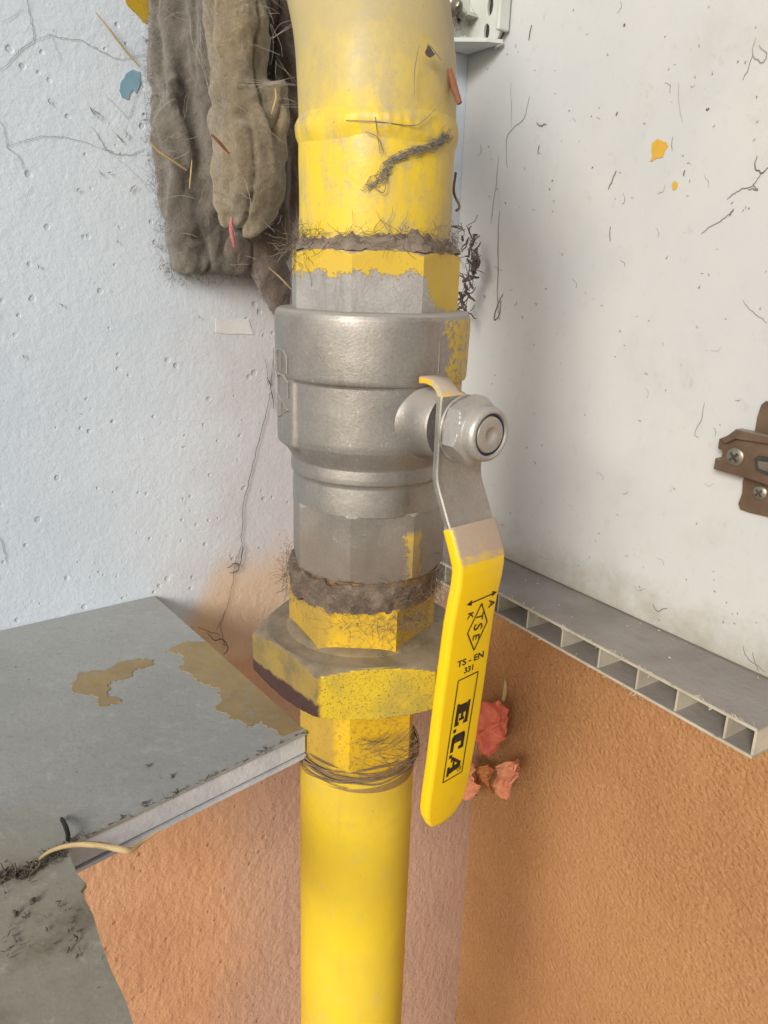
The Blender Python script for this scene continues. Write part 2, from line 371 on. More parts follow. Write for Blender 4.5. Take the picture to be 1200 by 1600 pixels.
M_SCREW = simple('dull_screw_steel', (0.33, 0.31, 0.25), (0.22, 0.2, 0.16), 120, 0.4, 0.7)
M_HOLE = simple('dark_brown_black', (0.035, 0.033, 0.028), (0.07, 0.06, 0.05), 200, 0.9)  # near-black brown for hole backs, slots, the flake and a web strand
M_BLUE = simple('blue_old_paint', (0.20, 0.36, 0.46), (0.27, 0.44, 0.53), 60, 0.6)
M_OCHRE = simple('ochre_paint_drop', (0.66, 0.40, 0.05), (0.58, 0.34, 0.05), 80, 0.5)
M_YPATCH = simple('mustard_paint', (0.50, 0.33, 0.02), (0.40, 0.27, 0.02), 60, 0.6)
M_STICK = simple('white_torn_tape', (0.72, 0.72, 0.72), (0.64, 0.63, 0.62), 80, 0.5)
M_WEB = simple('dusty_web', (0.12, 0.088, 0.065), (0.22, 0.17, 0.125), 160, 0.95, 0, 0.0012, 900)
M_WEBL = simple('pale_web', (0.42, 0.39, 0.34), (0.32, 0.29, 0.25), 90, 0.95)
M_DARK = simple('dark_dirt', (0.13, 0.11, 0.09), (0.27, 0.235, 0.195), 90, 0.95)
M_STRAW = simple('dry_straw', (0.52, 0.40, 0.20), (0.42, 0.30, 0.14), 120, 0.7)
M_LEAFR = simple('dry_red_leaf', (0.80, 0.23, 0.13), (0.60, 0.13, 0.085), 70, 0.65, 0, 0.0012, 180)
M_LEAFO = simple('dry_orange_leaf', (0.88, 0.42, 0.24), (0.74, 0.27, 0.14), 60, 0.65, 0, 0.0012, 180)
M_PETAL = simple('magenta_petal', (0.45, 0.06, 0.13), (0.42, 0.22, 0.16), 100, 0.6)
M_BARK = simple('red_brown_bark', (0.30, 0.12, 0.05), (0.2, 0.08, 0.04), 120, 0.8)
def mat_cloth(name, a, b, c3):
    m = Mat(name, 0.95, 0, 0.1)
    c = m.mix(m.step(m.noise(28, 6, 0.65), 0.35, 0.65), a, b)
    c = m.mix(m.mul(m.step(m.noise(60, 7, 0.75, off=4), 0.52, 0.7), 0.6), c, c3)
    c = m.mix(m.mul(m.step(m.noise(300, 5, 0.7, off=5), 0.55, 0.7), 0.5), c, tuple(v * 1.35 for v in a))
    c = flecks(m, c, 240, 0.70, (0.035, 0.03, 0.025), off=7)
    m.col(c); m.bump(m.noise(420, 6, 0.75), 0.0020, 0.8)
    m.bump(m.noise(60, 5, 0.6), 0.003, 0.6)
    m.b.inputs['Sheen Weight'].default_value = 0.35; m.b.inputs['Sheen Roughness'].default_value = 0.6
    return m
M_CLOTH = mat_cloth('grey_dust_felt', (0.175, 0.155, 0.125), (0.12, 0.103, 0.082), (0.10, 0.085, 0.07))
M_RAG = mat_cloth('tan_dust_felt', (0.28, 0.225, 0.13), (0.19, 0.155, 0.10), (0.12, 0.095, 0.065))
M_RAGD = mat_cloth('brown_dust_felt', (0.14, 0.10, 0.075), (0.09, 0.068, 0.05), (0.05, 0.04, 0.03))

# ------------------------------------------------------------------ mesh helpers
def link(name, me, m, parent=None, smooth=None):
    o = bpy.data.objects.new(name, me); COL.objects.link(o)
    if m: me.materials.append(m.m)
    if smooth is not None:
        for p in me.polygons: p.use_smooth = True
        me.set_sharp_from_angle(angle=R_(smooth))
    if parent:
        o.parent = parent; me.transform(Matrix.Translation(-parent_world(parent)))
    return o
def parent_world(p):
    v = Vector(p.location)
    while p.parent: p = p.parent; v += p.location
    return v
def thing(name, label, cat, loc, group=None):
    o = bpy.data.objects.new(name, None); COL.objects.link(o); o.location = loc
    o.empty_display_size = 0.02
    return tag(o, label, cat, group)
def tag(o, label, cat, group=None, kind=None):
    o['label'] = label; o['category'] = cat
    if group: o['group'] = group
    if kind: o['kind'] = kind
    return o
def pydata(v, f):
    me = bpy.data.meshes.new('m'); me.from_pydata([tuple(p) for p in v], [], f); me.validate(); return me
def recenter(o):                                    # move the origin of a one-mesh thing to its base
    vs = [v.co for v in o.data.vertices]
    c = Vector((sum(v.x for v in vs) / len(vs), sum(v.y for v in vs) / len(vs), min(v.z for v in vs)))
    o.data.transform(Matrix.Translation(-c)); o.location = c
    return o

def lathe(rz, rfun=None, seg=128, cx=AX, cy=AY, cap=True, extra=()):
    """surface of revolution about the vertical pipe axis; azimuth 0 faces the camera; rfun(az, z, r) reshapes the radius"""
    az = sorted(set([round(2 * math.pi * i / seg - math.pi, 6) for i in range(seg)] + [round(e, 6) for e in extra]))
    v, f = [], []; n = len(az)
    for r, z in rz:
        for a in az:
            rr = rfun(a, z, r) if rfun else r
            v.append((cx + rr * math.sin(a), cy - rr * math.cos(a), z))
    for i in range(len(rz) - 1):
        for j in range(n):
            f.append((i * n + j, (i + 1) * n + j, (i + 1) * n + (j + 1) % n, i * n + (j + 1) % n))
    if cap:
        f.append(tuple(range(n))); f.append(tuple(range((len(rz) - 1) * n, len(rz) * n))[::-1])
    me = pydata(v, f); bm = bmesh.new(); bm.from_mesh(me); bmesh.ops.recalc_face_normals(bm, faces=bm.faces); bm.to_mesh(me); bm.free()
    return me
def poly_r(n, v0, Rc):
    ap = Rc * math.cos(math.pi / n); st = 2 * math.pi / n
    def fn(a):
        t = (a - v0) % st - st / 2
        return ap / math.cos(t)
    return fn
def prism(n, v0deg, Rc, z1, z0, ch_t, ch_b, ang=28, rows=12, seg=240):
    """chamfered nut: flats cut by a cone at both ends (the curved corner arcs of a real nut)"""
    v0 = R_(v0deg); pf = poly_r(n, v0, Rc); ap = Rc * math.cos(math.pi / n); k = 1 / math.tan(R_(ang))
    zs = [z1 + (z0 - z1) * (i / 40) for i in range(41)]
    rz = [(1, z) for z in zs]
    def fn(a, z, r):
        rr = pf(a)
        if ch_t: rr = min(rr, (ap - ch_t) + (z1 - z) * k + 0.0)
        if ch_b: rr = min(rr, (ap - ch_b) + (z - z0) * k)
        return rr
    ex = [((v0 + i * 2 * math.pi / n + math.pi) % (2 * math.pi)) - math.pi for i in range(n)]
    return lathe(rz, fn, seg, extra=ex)
def tube(pts, rad, seg=6, cap=True):
    pts = [Vector(p) for p in pts]; n = len(pts); v, f = [], []
    rads = rad if isinstance(rad, (list, tuple)) else [rad] * n
    prev = None
    for i, p in enumerate(pts):
        t = (pts[min(i + 1, n - 1)] - pts[max(i - 1, 0)])
        if t.length < 1e-9: t = Vector((0, 0, 1))
        t.normalize()
        a = prev if prev is not None else Vector((0.31, 0.17, 0.93))
        a = a - t * a.dot(t)
        if a.length < 1e-6: a = t.orthogonal()
        a.normalize(); prev = a; b = t.cross(a)
        for k in range(seg):
            q = 2 * math.pi * k / seg
            v.append(p + (a * math.cos(q) + b * math.sin(q)) * rads[i])
    for i in range(n - 1):
        for k in range(seg):
            f.append((i * seg + k, i * seg + (k + 1) % seg, (i + 1) * seg + (k + 1) % seg, (i + 1) * seg + k))
    if cap: f.append(tuple(range(seg))[::-1]); f.append(tuple(range((n - 1) * seg, n * seg)))
    return v, f
def join(parts):
    V, F = [], []
    for v, f in parts:
        o = len(V); V += list(v); F += [tuple(i + o for i in q) for q in f]
    return V, F
def strands(lines, seg=4, k=0.5):
    def taper(p, r):
        if isinstance(r, (list, tuple)): return [q * k for q in r]
        n = len(p); return [r * k * (0.45 + 0.55 * math.sin(math.pi * (i + 0.5) / n) ** 0.6) for i in range(n)]
    return pydata(*join([tube(p, taper(p, r), seg) for p, r in lines]))
def smooth_line(pts, n=5):
    out = []; P = [Vector(p) for p in pts]; P = [P[0] * 2 - P[1]] + P + [P[-1] * 2 - P[-2]]
    for i in range(1, len(P) - 2):
        for k in range(n):
            t = k / n; a, b, c, d = P[i - 1:i + 3]
            out.append(0.5 * ((2 * b) + (c - a) * t + (2 * a - 5 * b + 4 * c - d) * t * t + (3 * b - a - 3 * c + d) * t ** 3))
    out.append(P[-2]); return out
def jag(pts, amp, depth=3, rnd=random):
    """fractal outline: midpoint displacement of a closed 2-D polygon"""
    for _ in range(depth):
        q = []
        for i, p in enumerate(pts):
            r = pts[(i + 1) % len(pts)]; q.append(p)
            L = math.hypot(r[0] - p[0], r[1] - p[1]); k = rnd.uniform(-amp, amp) * L
            q.append(((p[0] + r[0]) / 2 - (r[1] - p[1]) / max(L, 1e-9) * k, (p[1] + r[1]) / 2 + (r[0] - p[0]) / max(L, 1e-9) * k))
        pts = q
    return pts
def plate(outline, thick, o, eu, ev, en, holes=(), bevel=0.0):
    """flat plate with holes: 2-D outline (metres) in axes eu, ev, from the plane at o to o + en * thick"""
    cu = bpy.data.curves.new('c', 'CURVE'); cu.dimensions = '2D'; cu.fill_mode = 'BOTH'
    for ring in [outline, *holes]:
        s = cu.splines.new('POLY'); s.points.add(len(ring) - 1)
        for q, p in zip(s.points, ring): q.co = (p[0], p[1], 0, 1)
        s.use_cyclic_u = True
    cu.extrude = max(thick / 2 - bevel, 1e-5)
    if bevel: cu.bevel_depth = bevel; cu.bevel_resolution = 2; cu.offset = -bevel
    ob = bpy.data.objects.new('c', cu); COL.objects.link(ob)
    me = bpy.data.meshes.new_from_object(ob.evaluated_get(bpy.context.evaluated_depsgraph_get()))
    bpy.data.objects.remove(ob); bpy.data.curves.remove(cu); me.materials.clear()
    for p in me.polygons: p.use_smooth = False
    M = Matrix((eu, ev, en)).transposed().to_4x4(); M.translation = o + en * (thick / 2)
    me.transform(M)
    if M.determinant() < 0: me.flip_normals()
    return me
def loc2(P, o, eu, ev): d = P - o; return (d.dot(eu), d.dot(ev))
def circ(c, r, n=24, ry=None): return [(c[0] + r * math.cos(2 * math.pi * i / n), c[1] + (ry or r) * math.sin(2 * math.pi * i / n)) for i in range(n)]
def box(o, eu, ev, en, lu, lv, ln):
    v = [o + eu * (lu * i) + ev * (lv * j) + en * (ln * k) for k in (0, 1) for j in (0, 1) for i in (0, 1)]
    f = [(0, 2, 3, 1), (4, 5, 7, 6), (0, 1, 5, 4), (2, 6, 7, 3), (0, 4, 6, 2), (1, 3, 7, 5)]
    me = pydata(v, f); bm = bmesh.new(); bm.from_mesh(me); bmesh.ops.recalc_face_normals(bm, faces=bm.faces); bm.to_mesh(me); bm.free(); return me
def add_bevel(o, wd, seg=2):
    b = o.modifiers.new('bevel', 'BEVEL'); b.width = wd; b.segments = seg; b.limit_method = 'ANGLE'; b.angle_limit = R_(35)
UZ = Vector((0, 0, 1)); UX = Vector((1, 0, 0)); UY = Vector((0, 1, 0))

# ------------------------------------------------------------------ THE SETTING: house walls
Z_LO, Z_HI = -0.95, 0.55
def slab(name, P0, P1, z0, z1, back, mat):
    return link(name, box(Vector((P0.x, P0.y, z0)), (P1 - P0).normalized(), UZ, back, (P1 - P0).length, z1 - z0, 0.06), mat)
c2b = Vector((C2.x, C2.y, 0))
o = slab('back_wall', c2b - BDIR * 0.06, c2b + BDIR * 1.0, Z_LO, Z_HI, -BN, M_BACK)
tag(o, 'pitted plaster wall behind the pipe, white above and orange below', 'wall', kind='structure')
o = slab('side_wall', c2b, c2b + SDIR * 0.85, Z_LO, Z_HI, -SN, M_STUC)
tag(o, 'rough orange stucco wall below the hollow ledge', 'wall', kind='structure')

gm = simple('pale_bounce_sheet', (0.68, 0.62, 0.53), (0.60, 0.54, 0.46), 3, 0.9, 0, 0.002, 80)
o = link('ground', pydata([(-30, -30, Z_LO - 0.002), (30, -30, Z_LO - 0.002), (30, 30, Z_LO - 0.002), (-30, 30, Z_LO - 0.002)], [(0, 1, 2, 3)]), gm)  # unseen ground sheet, added to bounce light onto the lower pipe and walls
tag(o, 'unseen pale ground sheet below the pipe, added to bounce light up', 'ground', kind='structure')
# side panel of the cabinet
sp = thing('cabinet_side_panel', 'white melamine side panel, scuffed and flecked, standing on the hollow ledge', 'panel', S(0.2, FLOOR_Z))
o = link('board', box(S(0.0, FLOOR_Z + 0.0008, 0), SDIR, UZ, -SN, 0.40, Z_HI - FLOOR_Z - 0.01, 0.016), M_PANEL, sp); add_bevel(o, 0.0008)
def splat(x, y, rad, seed, thick=0.0004, n=11, sq=1.0):
    rn = random.Random(seed); c = onS(x, y); pts = [(rad * rn.uniform(0.7, 1.15) * math.cos(6.283 * i / n), rad * sq * rn.uniform(0.75, 1.2) * math.sin(6.283 * i / n)) for i in range(n)]
    return plate(jag(pts, 0.12, 2, rn), thick, c, SDIR, UZ, SN)
big = [loc2(onS(*p), onS(1028, 234), SDIR, UZ) for p in [(1019, 224), (1028, 217), (1041, 222), (1044, 229), (1039, 236), (1036, 246), (1027, 247), (1020, 252), (1016, 252), (1020, 244), (1018, 236)]]
link('paint_spot', plate(jag(big, 0.05, 2), 0.0004, onS(1028, 234), SDIR, UZ, SN), M_OCHRE, sp)
link('paint_spot', splat(1055, 290, 0.0021, 4), M_OCHRE, sp)
print('wall offset', WALL_OFF, 'C2', C2)

# ------------------------------------------------------------------ cabinet floor left: laminated board with a notch
fl = thing('cabinet_floor_board', 'grey laminated floor board with tan paint patches, notched round the yellow pipe', 'board', onZ(200, 1100, FLOOR_Z))
L1 = onZ(240, 930, FLOOR_Z); TIP = onZ(480, 1143, FLOOR_Z); F0 = onZ(105, 1322, FLOOR_Z); LP = onZ(208, 1600, FLOOR_Z)
ln = (LP - F0).normalized()
wallpt = lambda a: B(a, FLOOR_Z, 0.0006)
a1 = (L1 - CORNER).dot(BDIR)
LPX = LP + ln * 0.012
edge = [(F0 + (LP - F0) * t) for t in (0.1, 0.2, 0.27, 0.3, 0.45, 0.6, 0.75, 0.9)]
rn = random.Random(3)
side = UZ.cross(ln)
edge = [p + side * rn.uniform(-0.0005, 0.0005) for p in edge]
edge[2] += side * 0.0016; edge[3] -= side * 0.0010
out = [wallpt(a1 + 0.62), wallpt(a1), TIP, F0, *edge, LP, LPX, LPX - UX * 0.45]
o2 = Vector((0, 0, FLOOR_Z)); flat = [(p.x, p.y) for p in out]
TH = 0.0135
link('top_skin', plate(flat, 0.0014, o2 - UZ * 0.0014, UX, UY, UZ), M_FLOOR, fl)
inset = lambda q, d: q
# core and bottom skin a hair behind the top skin so that the edge shows its layers
cen = Vector((sum(p.x for p in out) / len(out), sum(p.y for p in out) / len(out), FLOOR_Z))
def shrink(pts, d):
    r = []
    n = len(pts)
    for i in range(n):
        a, b, c = pts[i - 1], pts[i], pts[(i + 1) % n]
        e1 = (b - a).normalized(); e2 = (c - b).normalized()
        n1 = Vector((e1.y, -e1.x, 0)); n2 = Vector((e2.y, -e2.x, 0)); nn = (n1 + n2)
        nn = nn.normalized() if nn.length > 0.2 else n1
        r.append(b + nn * d)
    return r
sgn = 1 if sum((out[i].x * out[(i + 1) % len(out)].y - out[(i + 1) % len(out)].x * out[i].y) for i in range(len(out))) < 0 else -1
core = [(p.x, p.y) for p in shrink(out, 0.0009 * sgn)]
link('core', plate(core, TH - 0.0014 - 0.0030, o2 - UZ * (TH - 0.0030), UX, UY, UZ), M_CORE, fl)
groove = [(p.x, p.y) for p in shrink(out, 0.0022 * sgn)]
link('groove', plate(groove, 0.0014, o2 - UZ * (TH - 0.0016), UX, UY, UZ), M_SKIN, fl)
lowf = [(p.x, p.y) for p in shrink(out, 0.0004 * sgn)]
link('bottom_skin', plate(lowf, 0.0016, o2 - UZ * TH, UX, UY, UZ), M_CORE, fl)
def patch(px, seed, amp=0.30, depth=4):
    pts = [onZ(x, y, FLOOR_Z) for x, y in px]
    return plate(jag([(p.x, p.y) for p in pts], amp, depth, random.Random(seed)), 0.0003, o2, UX, UY, UZ)
link('paint_patch', patch([(122, 1052), (165, 1048), (205, 1032), (228, 1030), (240, 1037), (215, 1045), (185, 1062), (190, 1098), (168, 1104), (150, 1088), (130, 1082)], 5), M_TAN, fl)
# long patch down to the tip, straight along the cut edge
pp = [onZ(x, y, FLOOR_Z) for x, y in [(285, 1003), (318, 1020)]]
e0 = L1 + (TIP - L1) * 0.42; e1 = L1 + (TIP - L1) * 0.985
inn = [onZ(x, y, FLOOR_Z) for x, y in [(440, 1152), (410, 1128), (385, 1138), (358, 1125), (345, 1092), (318, 1070), (295, 1052), (285, 1030), (262, 1018), (285, 1004), (310, 1003)]]
ring = [(p.x, p.y) for p in inn]
rr = jag(ring, 0.28, 4, random.Random(9))[: len(ring) * 16 - 16]
sh = Vector((BN.x, BN.y, 0)) * 0
link('paint_patch', plate(rr + [(e0.x, e0.y), (e1.x - 0.0005, e1.y)], 0.0003, o2, UX, UY, UZ), M_TAN, fl)

# ------------------------------------------------------------------ hollow ledge on the right
lg = thing('hollow_ledge', 'dusty hollow-core plastic ledge with open cells along its cut edge', 'ledge', onZ(940, 990, FLOOR_Z))
rl = onZ(690, 878, FLOOR_Z); rr_ = onZ(1184, 1140, FLOOR_Z); ed = (rr_ - rl).normalized()
en_ = UZ.cross(ed)                                   # into the board (to the right and back)
if en_.dot(SN) > 0: en_ = -en_
k_back = rl - ed * ((rl - CORNER).dot(BN) - 0.001) / ed.dot(BN)
endp = rr_ + en_ * 0.11
wr = WALL_OFF + 0.001
def along_wall(P): return P + SN * (-(P - CORNER).dot(SN) + wr)
outl = [k_back, rr_, endp]
far1 = along_wall(endp); far0 = B(0, FLOOR_Z, 0.001) + SN * wr - BDIR * 0
poly = [k_back, rr_, rr_ + (endp - rr_) * 0.5, far1, far0]
pf = [(p.x, p.y) for p in poly]
LT = 0.0155
zL = o2 - UZ * 0.0
link('top_skin', plate(jag(pf, 0.0, 0), 0.0013, zL - UZ * 0.0013, UX, UY, UZ), M_LEDGE, lg)
link('bottom_skin', plate(pf, 0.0013, zL - UZ * LT, UX, UY, UZ), M_LEDGE, lg)
ribx = [694, 734, 777, 823, 877, 935, 995, 1057, 1134]
for x in ribx:
    y = 878 + (x - 690) * (1140 - 878) / (1184 - 690)
    P = onZ(x, y, FLOOR_Z) + en_ * 0.0012
    dep = min(0.10, max(0.02, -((P - CORNER).dot(SN) - wr) / en_.dot(SN) * -1 if en_.dot(SN) else 0.05))
    tt = ((P - CORNER).dot(SN) - wr) / (-en_.dot(SN))
    link('rib', box(P - UZ * (LT - 0.0013), ed, UZ, en_, 0.0011, LT - 0.0026, max(0.01, tt - 0.001)), M_RIB, lg)
for zt in (-0.0013, -LT):
    link('cut_edge', box(k_back + UZ * (zt - 0.0001) - en_ * 0.0003 + ed * 0.001, ed, UZ, en_, (rr_ - k_back).length - 0.001, 0.0015, 0.0008), M_RIB, lg)
P = rr_ + en_ * 0.0004 - ed * 0.0013
link('end_wall', box(P - UZ * (LT - 0.0013), ed, UZ, en_, 0.0013, LT - 0.0026, 0.05), M_RIB, lg)

# ------------------------------------------------------------------ upper pipe: straight stub, weld bead, elbow into the wall
up_r = 0.0286
zw = zY(212)
upp = thing('yellow_gas_pipe', 'fat dusty yellow pipe with a weld bead, bending back above the valve', 'pipe', (AX, AY, zY(392)), 'yellow gas pipes')
path = []; z0 = zY(395)
for i in range(14): path.append(Vector((AX, AY, z0 + (zw + 0.002 - z0) * i / 13)))
ev = Vector((-0.36, 0.933, 0)); RB = 0.078
for i in range(1, 37):
    t = R_(47 * i / 36); path.append(Vector((AX, AY, zw + 0.002)) + ev * (RB * (1 - math.cos(t))) + UZ * (RB * math.sin(t)))
last = path[-1]
tl = (path[-1] - path[-2]).normalized()
for i in range(1, 8): path.append(last + tl * (0.016 * i))
v, f = tube(path, up_r, 96)
vv = []
for q in v:
    n = mnoise.noise(Vector(q) * 60) * 0.00035; d = Vector((q[0] - AX, q[1] - AY, 0)); vv.append(Vector(q) + d.normalized() * n if d.length else q)
link('pipe_wall', pydata(vv, f), M_UP, upp, 40)
# weld bead: lumpy ring with ripples
def bead(a, z, r):
    rip = 0.5 + 0.5 * math.sin(a * 46 + 2.5 * math.sin(a * 3)); lump = mnoise.noise(Vector((math.cos(a) * 3, math.sin(a) * 3, z * 90)))
    return r + max(0, r - up_r) * (0.30 * rip * (0.5 + lump) + 1.1 * lump)
zb = [(up_r - 0.0004 + 0.0014 * math.sin(math.pi * i / 12) ** 1.2, zw + 0.0060 - 0.0120 * i / 12) for i in range(13)]
link('weld_bead', lathe(zb, bead, 260, cap=False), M_UP, upp, 60)

# ------------------------------------------------------------------ ball valve
vz0 = zY(905)
va = thing('ball_valve', 'nickel plated ball valve with a yellow lever, between two yellow pipes', 'valve', (AX, AY, vz0))
# body casting
ZB = -0.053                                           # stem height
pr = [(0.0340, -0.0146), (0.0362, -0.0148), (0.0374, -0.0156), (0.0380, -0.0172), (0.03815, -0.0195), (0.0379, -0.0330), (0.0377, -0.0393),
      (0.0374, -0.0400), (0.0366, -0.0404), (0.0362, -0.0412), (0.0362, -0.0420), (0.0362, -0.0460), (0.0362, -0.0520), (0.0361, -0.0580), (0.0360, -0.0630), (0.0356, -0.0650),
      (0.0345, -0.0672), (0.0332, -0.0695), (0.0321, -0.0715), (0.0318, -0.0724), (0.0319, -0.0735), (0.0321, -0.0760), (0.0320, -0.0778), (0.0314, -0.0786), (0.0311, -0.0796),
      (0.0312, -0.0810), (0.0314, -0.0860), (0.0314, -0.0905)]
def ss(x, a, b):
    t = max(0, min(1, (x - a) / (b - a))); return t * t * (3 - 2 * t)
def body_r(a, z, r):
    pad = ss(a, R_(-132), R_(-128)) * (1 - ss(a, R_(-50.5), R_(-47.5)))
    pad *= (1 - ss(z, -0.0405, -0.0395)) * ss(z, -0.0712, -0.0650)
    top = 0.0374 - max(0, -(z + 0.0655)) * 1.0
    return max(r, r + (top - r) * pad) if top > r else r
prf = []
for i in range(len(pr) - 1):
    for k in range(4): prf.append(tuple(pr[i][j] + (pr[i + 1][j] - pr[i][j]) * k / 4 for j in (0, 1)))
prf.append(pr[-1])
body = link('body', lathe(prf, body_r, 300), M_BODY, va, 50)
# parting line of the casting
a = R_(41); link('parting_seam', strands([([(AX + 0.0379 * math.sin(a), AY - 0.0379 * math.cos(a), -0.0185 - 0.0205 * i / 6) for i in range(7)], 0.0004)], 6, 0.8), M_BODY, body)
# raised mark on the pad, letters turned a quarter
def on_pad(adeg, z, lift=0.0):
    a = R_(adeg); lift = 0.0004 if z > -0.0402 else lift
    return Vector((AX + (0.0376 + lift) * math.sin(a), AY - (0.0376 + lift) * math.cos(a), z))
def emboss(lines): return strands([([on_pad(p[0], p[1]) for p in l], 0.0005) for l in lines], 6, 1.0)
H0, H1 = -70, -54
def letter(zc, segs): return [[(H0 + (H1 - H0) * u, zc - s * 0.0082) for u, s in sg] for sg in segs]
E_ = [[(0, 1), (0, 0.25), (0.1, 0)], [(0, 0.0), (0.72, 0.0), (1, 0.28), (1, 1)], [(0.5, 0.1), (0.5, 0.85)]]
C_ = [[(0, 1), (0, 0.2), (0.1, 0), (0.72, 0), (1, 0.28), (1, 1)]]
A_ = [[(0, 0), (1, 0.5), (0, 1)], [(0.38, 0.22), (0.38, 0.78)]]
link('raised_mark', emboss(letter(onY(460, 549, D - 0.021).z, E_) + letter(onY(460, 588, D - 0.021).z, C_) + letter(onY(460, 624, D - 0.021).z, A_)), M_BODY, body)
# upper and lower octagonal ends
TOPZ = zY(390)
top = link('upper_collar', prism(8, -12, 0.0330, TOPZ, -0.0155, 0.0004, 0, 40), M_TOP, va, 25)
bot = link('lower_collar', prism(8, -10, 0.0326, -0.0885, zY(872), 0.0006, 0.0006, 35), M_BOT, va, 25)
ring = link('thread_ring', lathe([(0.0300, zY(868)), (0.0303, zY(875)), (0.0298, zY(885)), (0.0303, zY(895)), (0.0298, zY(912))], None, 96), M_WIRE, va, 40)
# stem
SA = R_(40); ST = Vector((math.sin(SA), -math.cos(SA), 0)); SU = Vector((math.cos(SA), math.sin(SA), 0)); SO = Vector((AX, AY, ZB))
def LV(u, z, d): return SO + SU * (u / 1000) + UZ * (z / 1000) + ST * (d / 1000)
def around_stem(prof, seg=96, rfun=None):
    v, f = [], []
    for r, d in prof:
        for i in range(seg):
            a = 2 * math.pi * i / seg; rr = rfun(a, d, r) if rfun else r
            v.append(LV(rr * math.cos(a), rr * math.sin(a), d))
    for i in range(len(prof) - 1):
        for j in range(seg): f.append((i * seg + j, i * seg + (j + 1) % seg, (i + 1) * seg + (j + 1) % seg, (i + 1) * seg + j))
    f.append(tuple(range(seg))[::-1]); f.append(tuple(range((len(prof) - 1) * seg, len(prof) * seg)))
    return pydata(v, f)
link('stem_boss', around_stem([(16.4, 31.0), (15.0, 33.0), (14.0, 35.0), (13.4, 37.0), (13.1, 39.5), (12.9, 46.3), (12.3, 47.0)]), M_BODY, va, 40)
link('stem', around_stem([(6.6, 46.5), (6.6, 65.0), (6.2, 65.9), (5.2, 66.3), (3.2, 66.4), (2.6, 66.2), (1.6, 65.2), (0.4, 64.9)]), M_STEEL, va, 40)
link('washer', around_stem([(11.9, 52.6), (12.1, 52.8), (12.1, 53.5), (11.9, 53.7)], 64), M_STEEL, va, 40)
hexf = poly_r(6, R_(18), 12.6)
def nut_r(a, d, r):
    ap = 12.6 * math.cos(math.pi / 6)
    return min(hexf(a), ap - 0.2 + (d - 53.6) * 1.9, ap - 1.25 + max(0, (61.6 - d)) * 1.7) if d <= 61.7 else r
np_ = [(1, 53.7 + 8.0 * i / 28) for i in range(29)] + [(9.65, 61.9), (9.6, 64.4), (9.35, 65.4), (8.8, 66.1), (8.1, 66.4), (7.5, 66.2), (7.3, 65.4), (7.2, 64.6)]
nut = link('lock_nut', around_stem(np_, 240, nut_r), M_STEEL, va, 30)
link('nylon_insert', around_stem([(7.35, 64.5), (7.35, 65.5), (6.75, 65.6), (6.7, 64.0)], 64), M_NYLON, nut, 40)
# lever plate: swept strip (z, face distance, left, right), bent outward below the nut
LEV = [(17.6, 40.5, -11, -3), (17.9, 44.0, -11, -3), (17.2, 47.8, -11, -3), (15.5, 50.6, -11, -3), (13.2, 52.2, -11, -2), (11.9, 52.5, -11.1, 1.5), (11.0, 52.5, -11.2, 4.8), (9.5, 52.5, -11.3, 7.3),
       (7.5, 52.5, -11.3, 9.4), (5, 52.5, -11.4, 10.9), (2, 52.5, -11.4, 11.6), (-2, 52.5, -11.4, 11.6), (-12, 52.5, -11.4, 11.4), (-16, 52.5, -11.4, 11.3), (-18.5, 52.9, -11.3, 11.4), (-22, 54.1, -11.0, 11.7), (-31, 57.7, -10.2, 12.6), (-36, 59.8, -9.6, 13.0), (-44, 62.2, -8.8, 13.2)]
def sweep(st, th):
    v, f = [], []; n = len(st)
    for i, (z, d, ul, ur) in enumerate(st):
        a, b = st[max(i - 1, 0)], st[min(i + 1, n - 1)]
        tz, td = b[0] - a[0], b[1] - a[1]; L = math.hypot(tz, td); nz, nd = td / L, -tz / L      # outward (front) normal in (z, d)
        e = 0.45
        sec = [(ul, e), (ul + e, 0), (ur - e, 0), (ur, e), (ur, th - e), (ur - e, th), (ul + e, th), (ul, th - e)]
        for u, k in sec: v.append(LV(u, z - nz * k, d - nd * k))
    m = 8
    for i in range(n - 1):
        for j in range(m): f.append((i * m + j, i * m + (j + 1) % m, (i + 1) * m + (j + 1) % m, (i + 1) * m + j))
    f.append(tuple(range(m))); f.append(tuple(range((n - 1) * m, n * m)))
    me = pydata(v, f); bm = bmesh.new(); bm.from_mesh(me); bmesh.ops.recalc_face_normals(bm, faces=bm.faces); bm.to_mesh(me); bm.free(); return me
lev = link('lever', sweep(LEV[5:], 2.7), M_PLATE, va, 35)
link('stop_tab', sweep(LEV[:6], 2.7), M_TAB, lev, 45)
# vinyl sleeve (z, face distance, centre, width)
SL = [(-33.4, 59.6, 1.6, 23.4), (-36, 60.8, 1.9, 23.8), (-40, 62.4, 2.2, 24.0), (-44, 63.9, 2.4, 24.0), (-47, 64.8, 2.5, 23.8), (-50, 65.3, 2.2, 23.5), (-55, 65.5, 1.5, 23.2), (-62, 65.3, 0.3, 23.0), (-70, 65.0, -0.6, 23.0),
      (-98, 64.0, -2.0, 23.4), (-127, 62.8, -3.2, 23.2), (-143, 62.2, -4.6, 22.6), (-149, 62.0, -5.3, 21.6), (-153, 61.8, -5.8, 19.8), (-156, 61.5, -6.3, 16.6), (-158.2, 61.2, -6.8, 12.5), (-159.4, 60.8, -7.0, 7.5)]
def interp(z, k):
    for a, b in zip(SL, SL[1:]):
        if a[0] >= z >= b[0]: t = (a[0] - z) / (a[0] - b[0]); return a[k] + (b[k] - a[k]) * t
    return SL[0][k] if z > SL[0][0] else SL[-1][k]
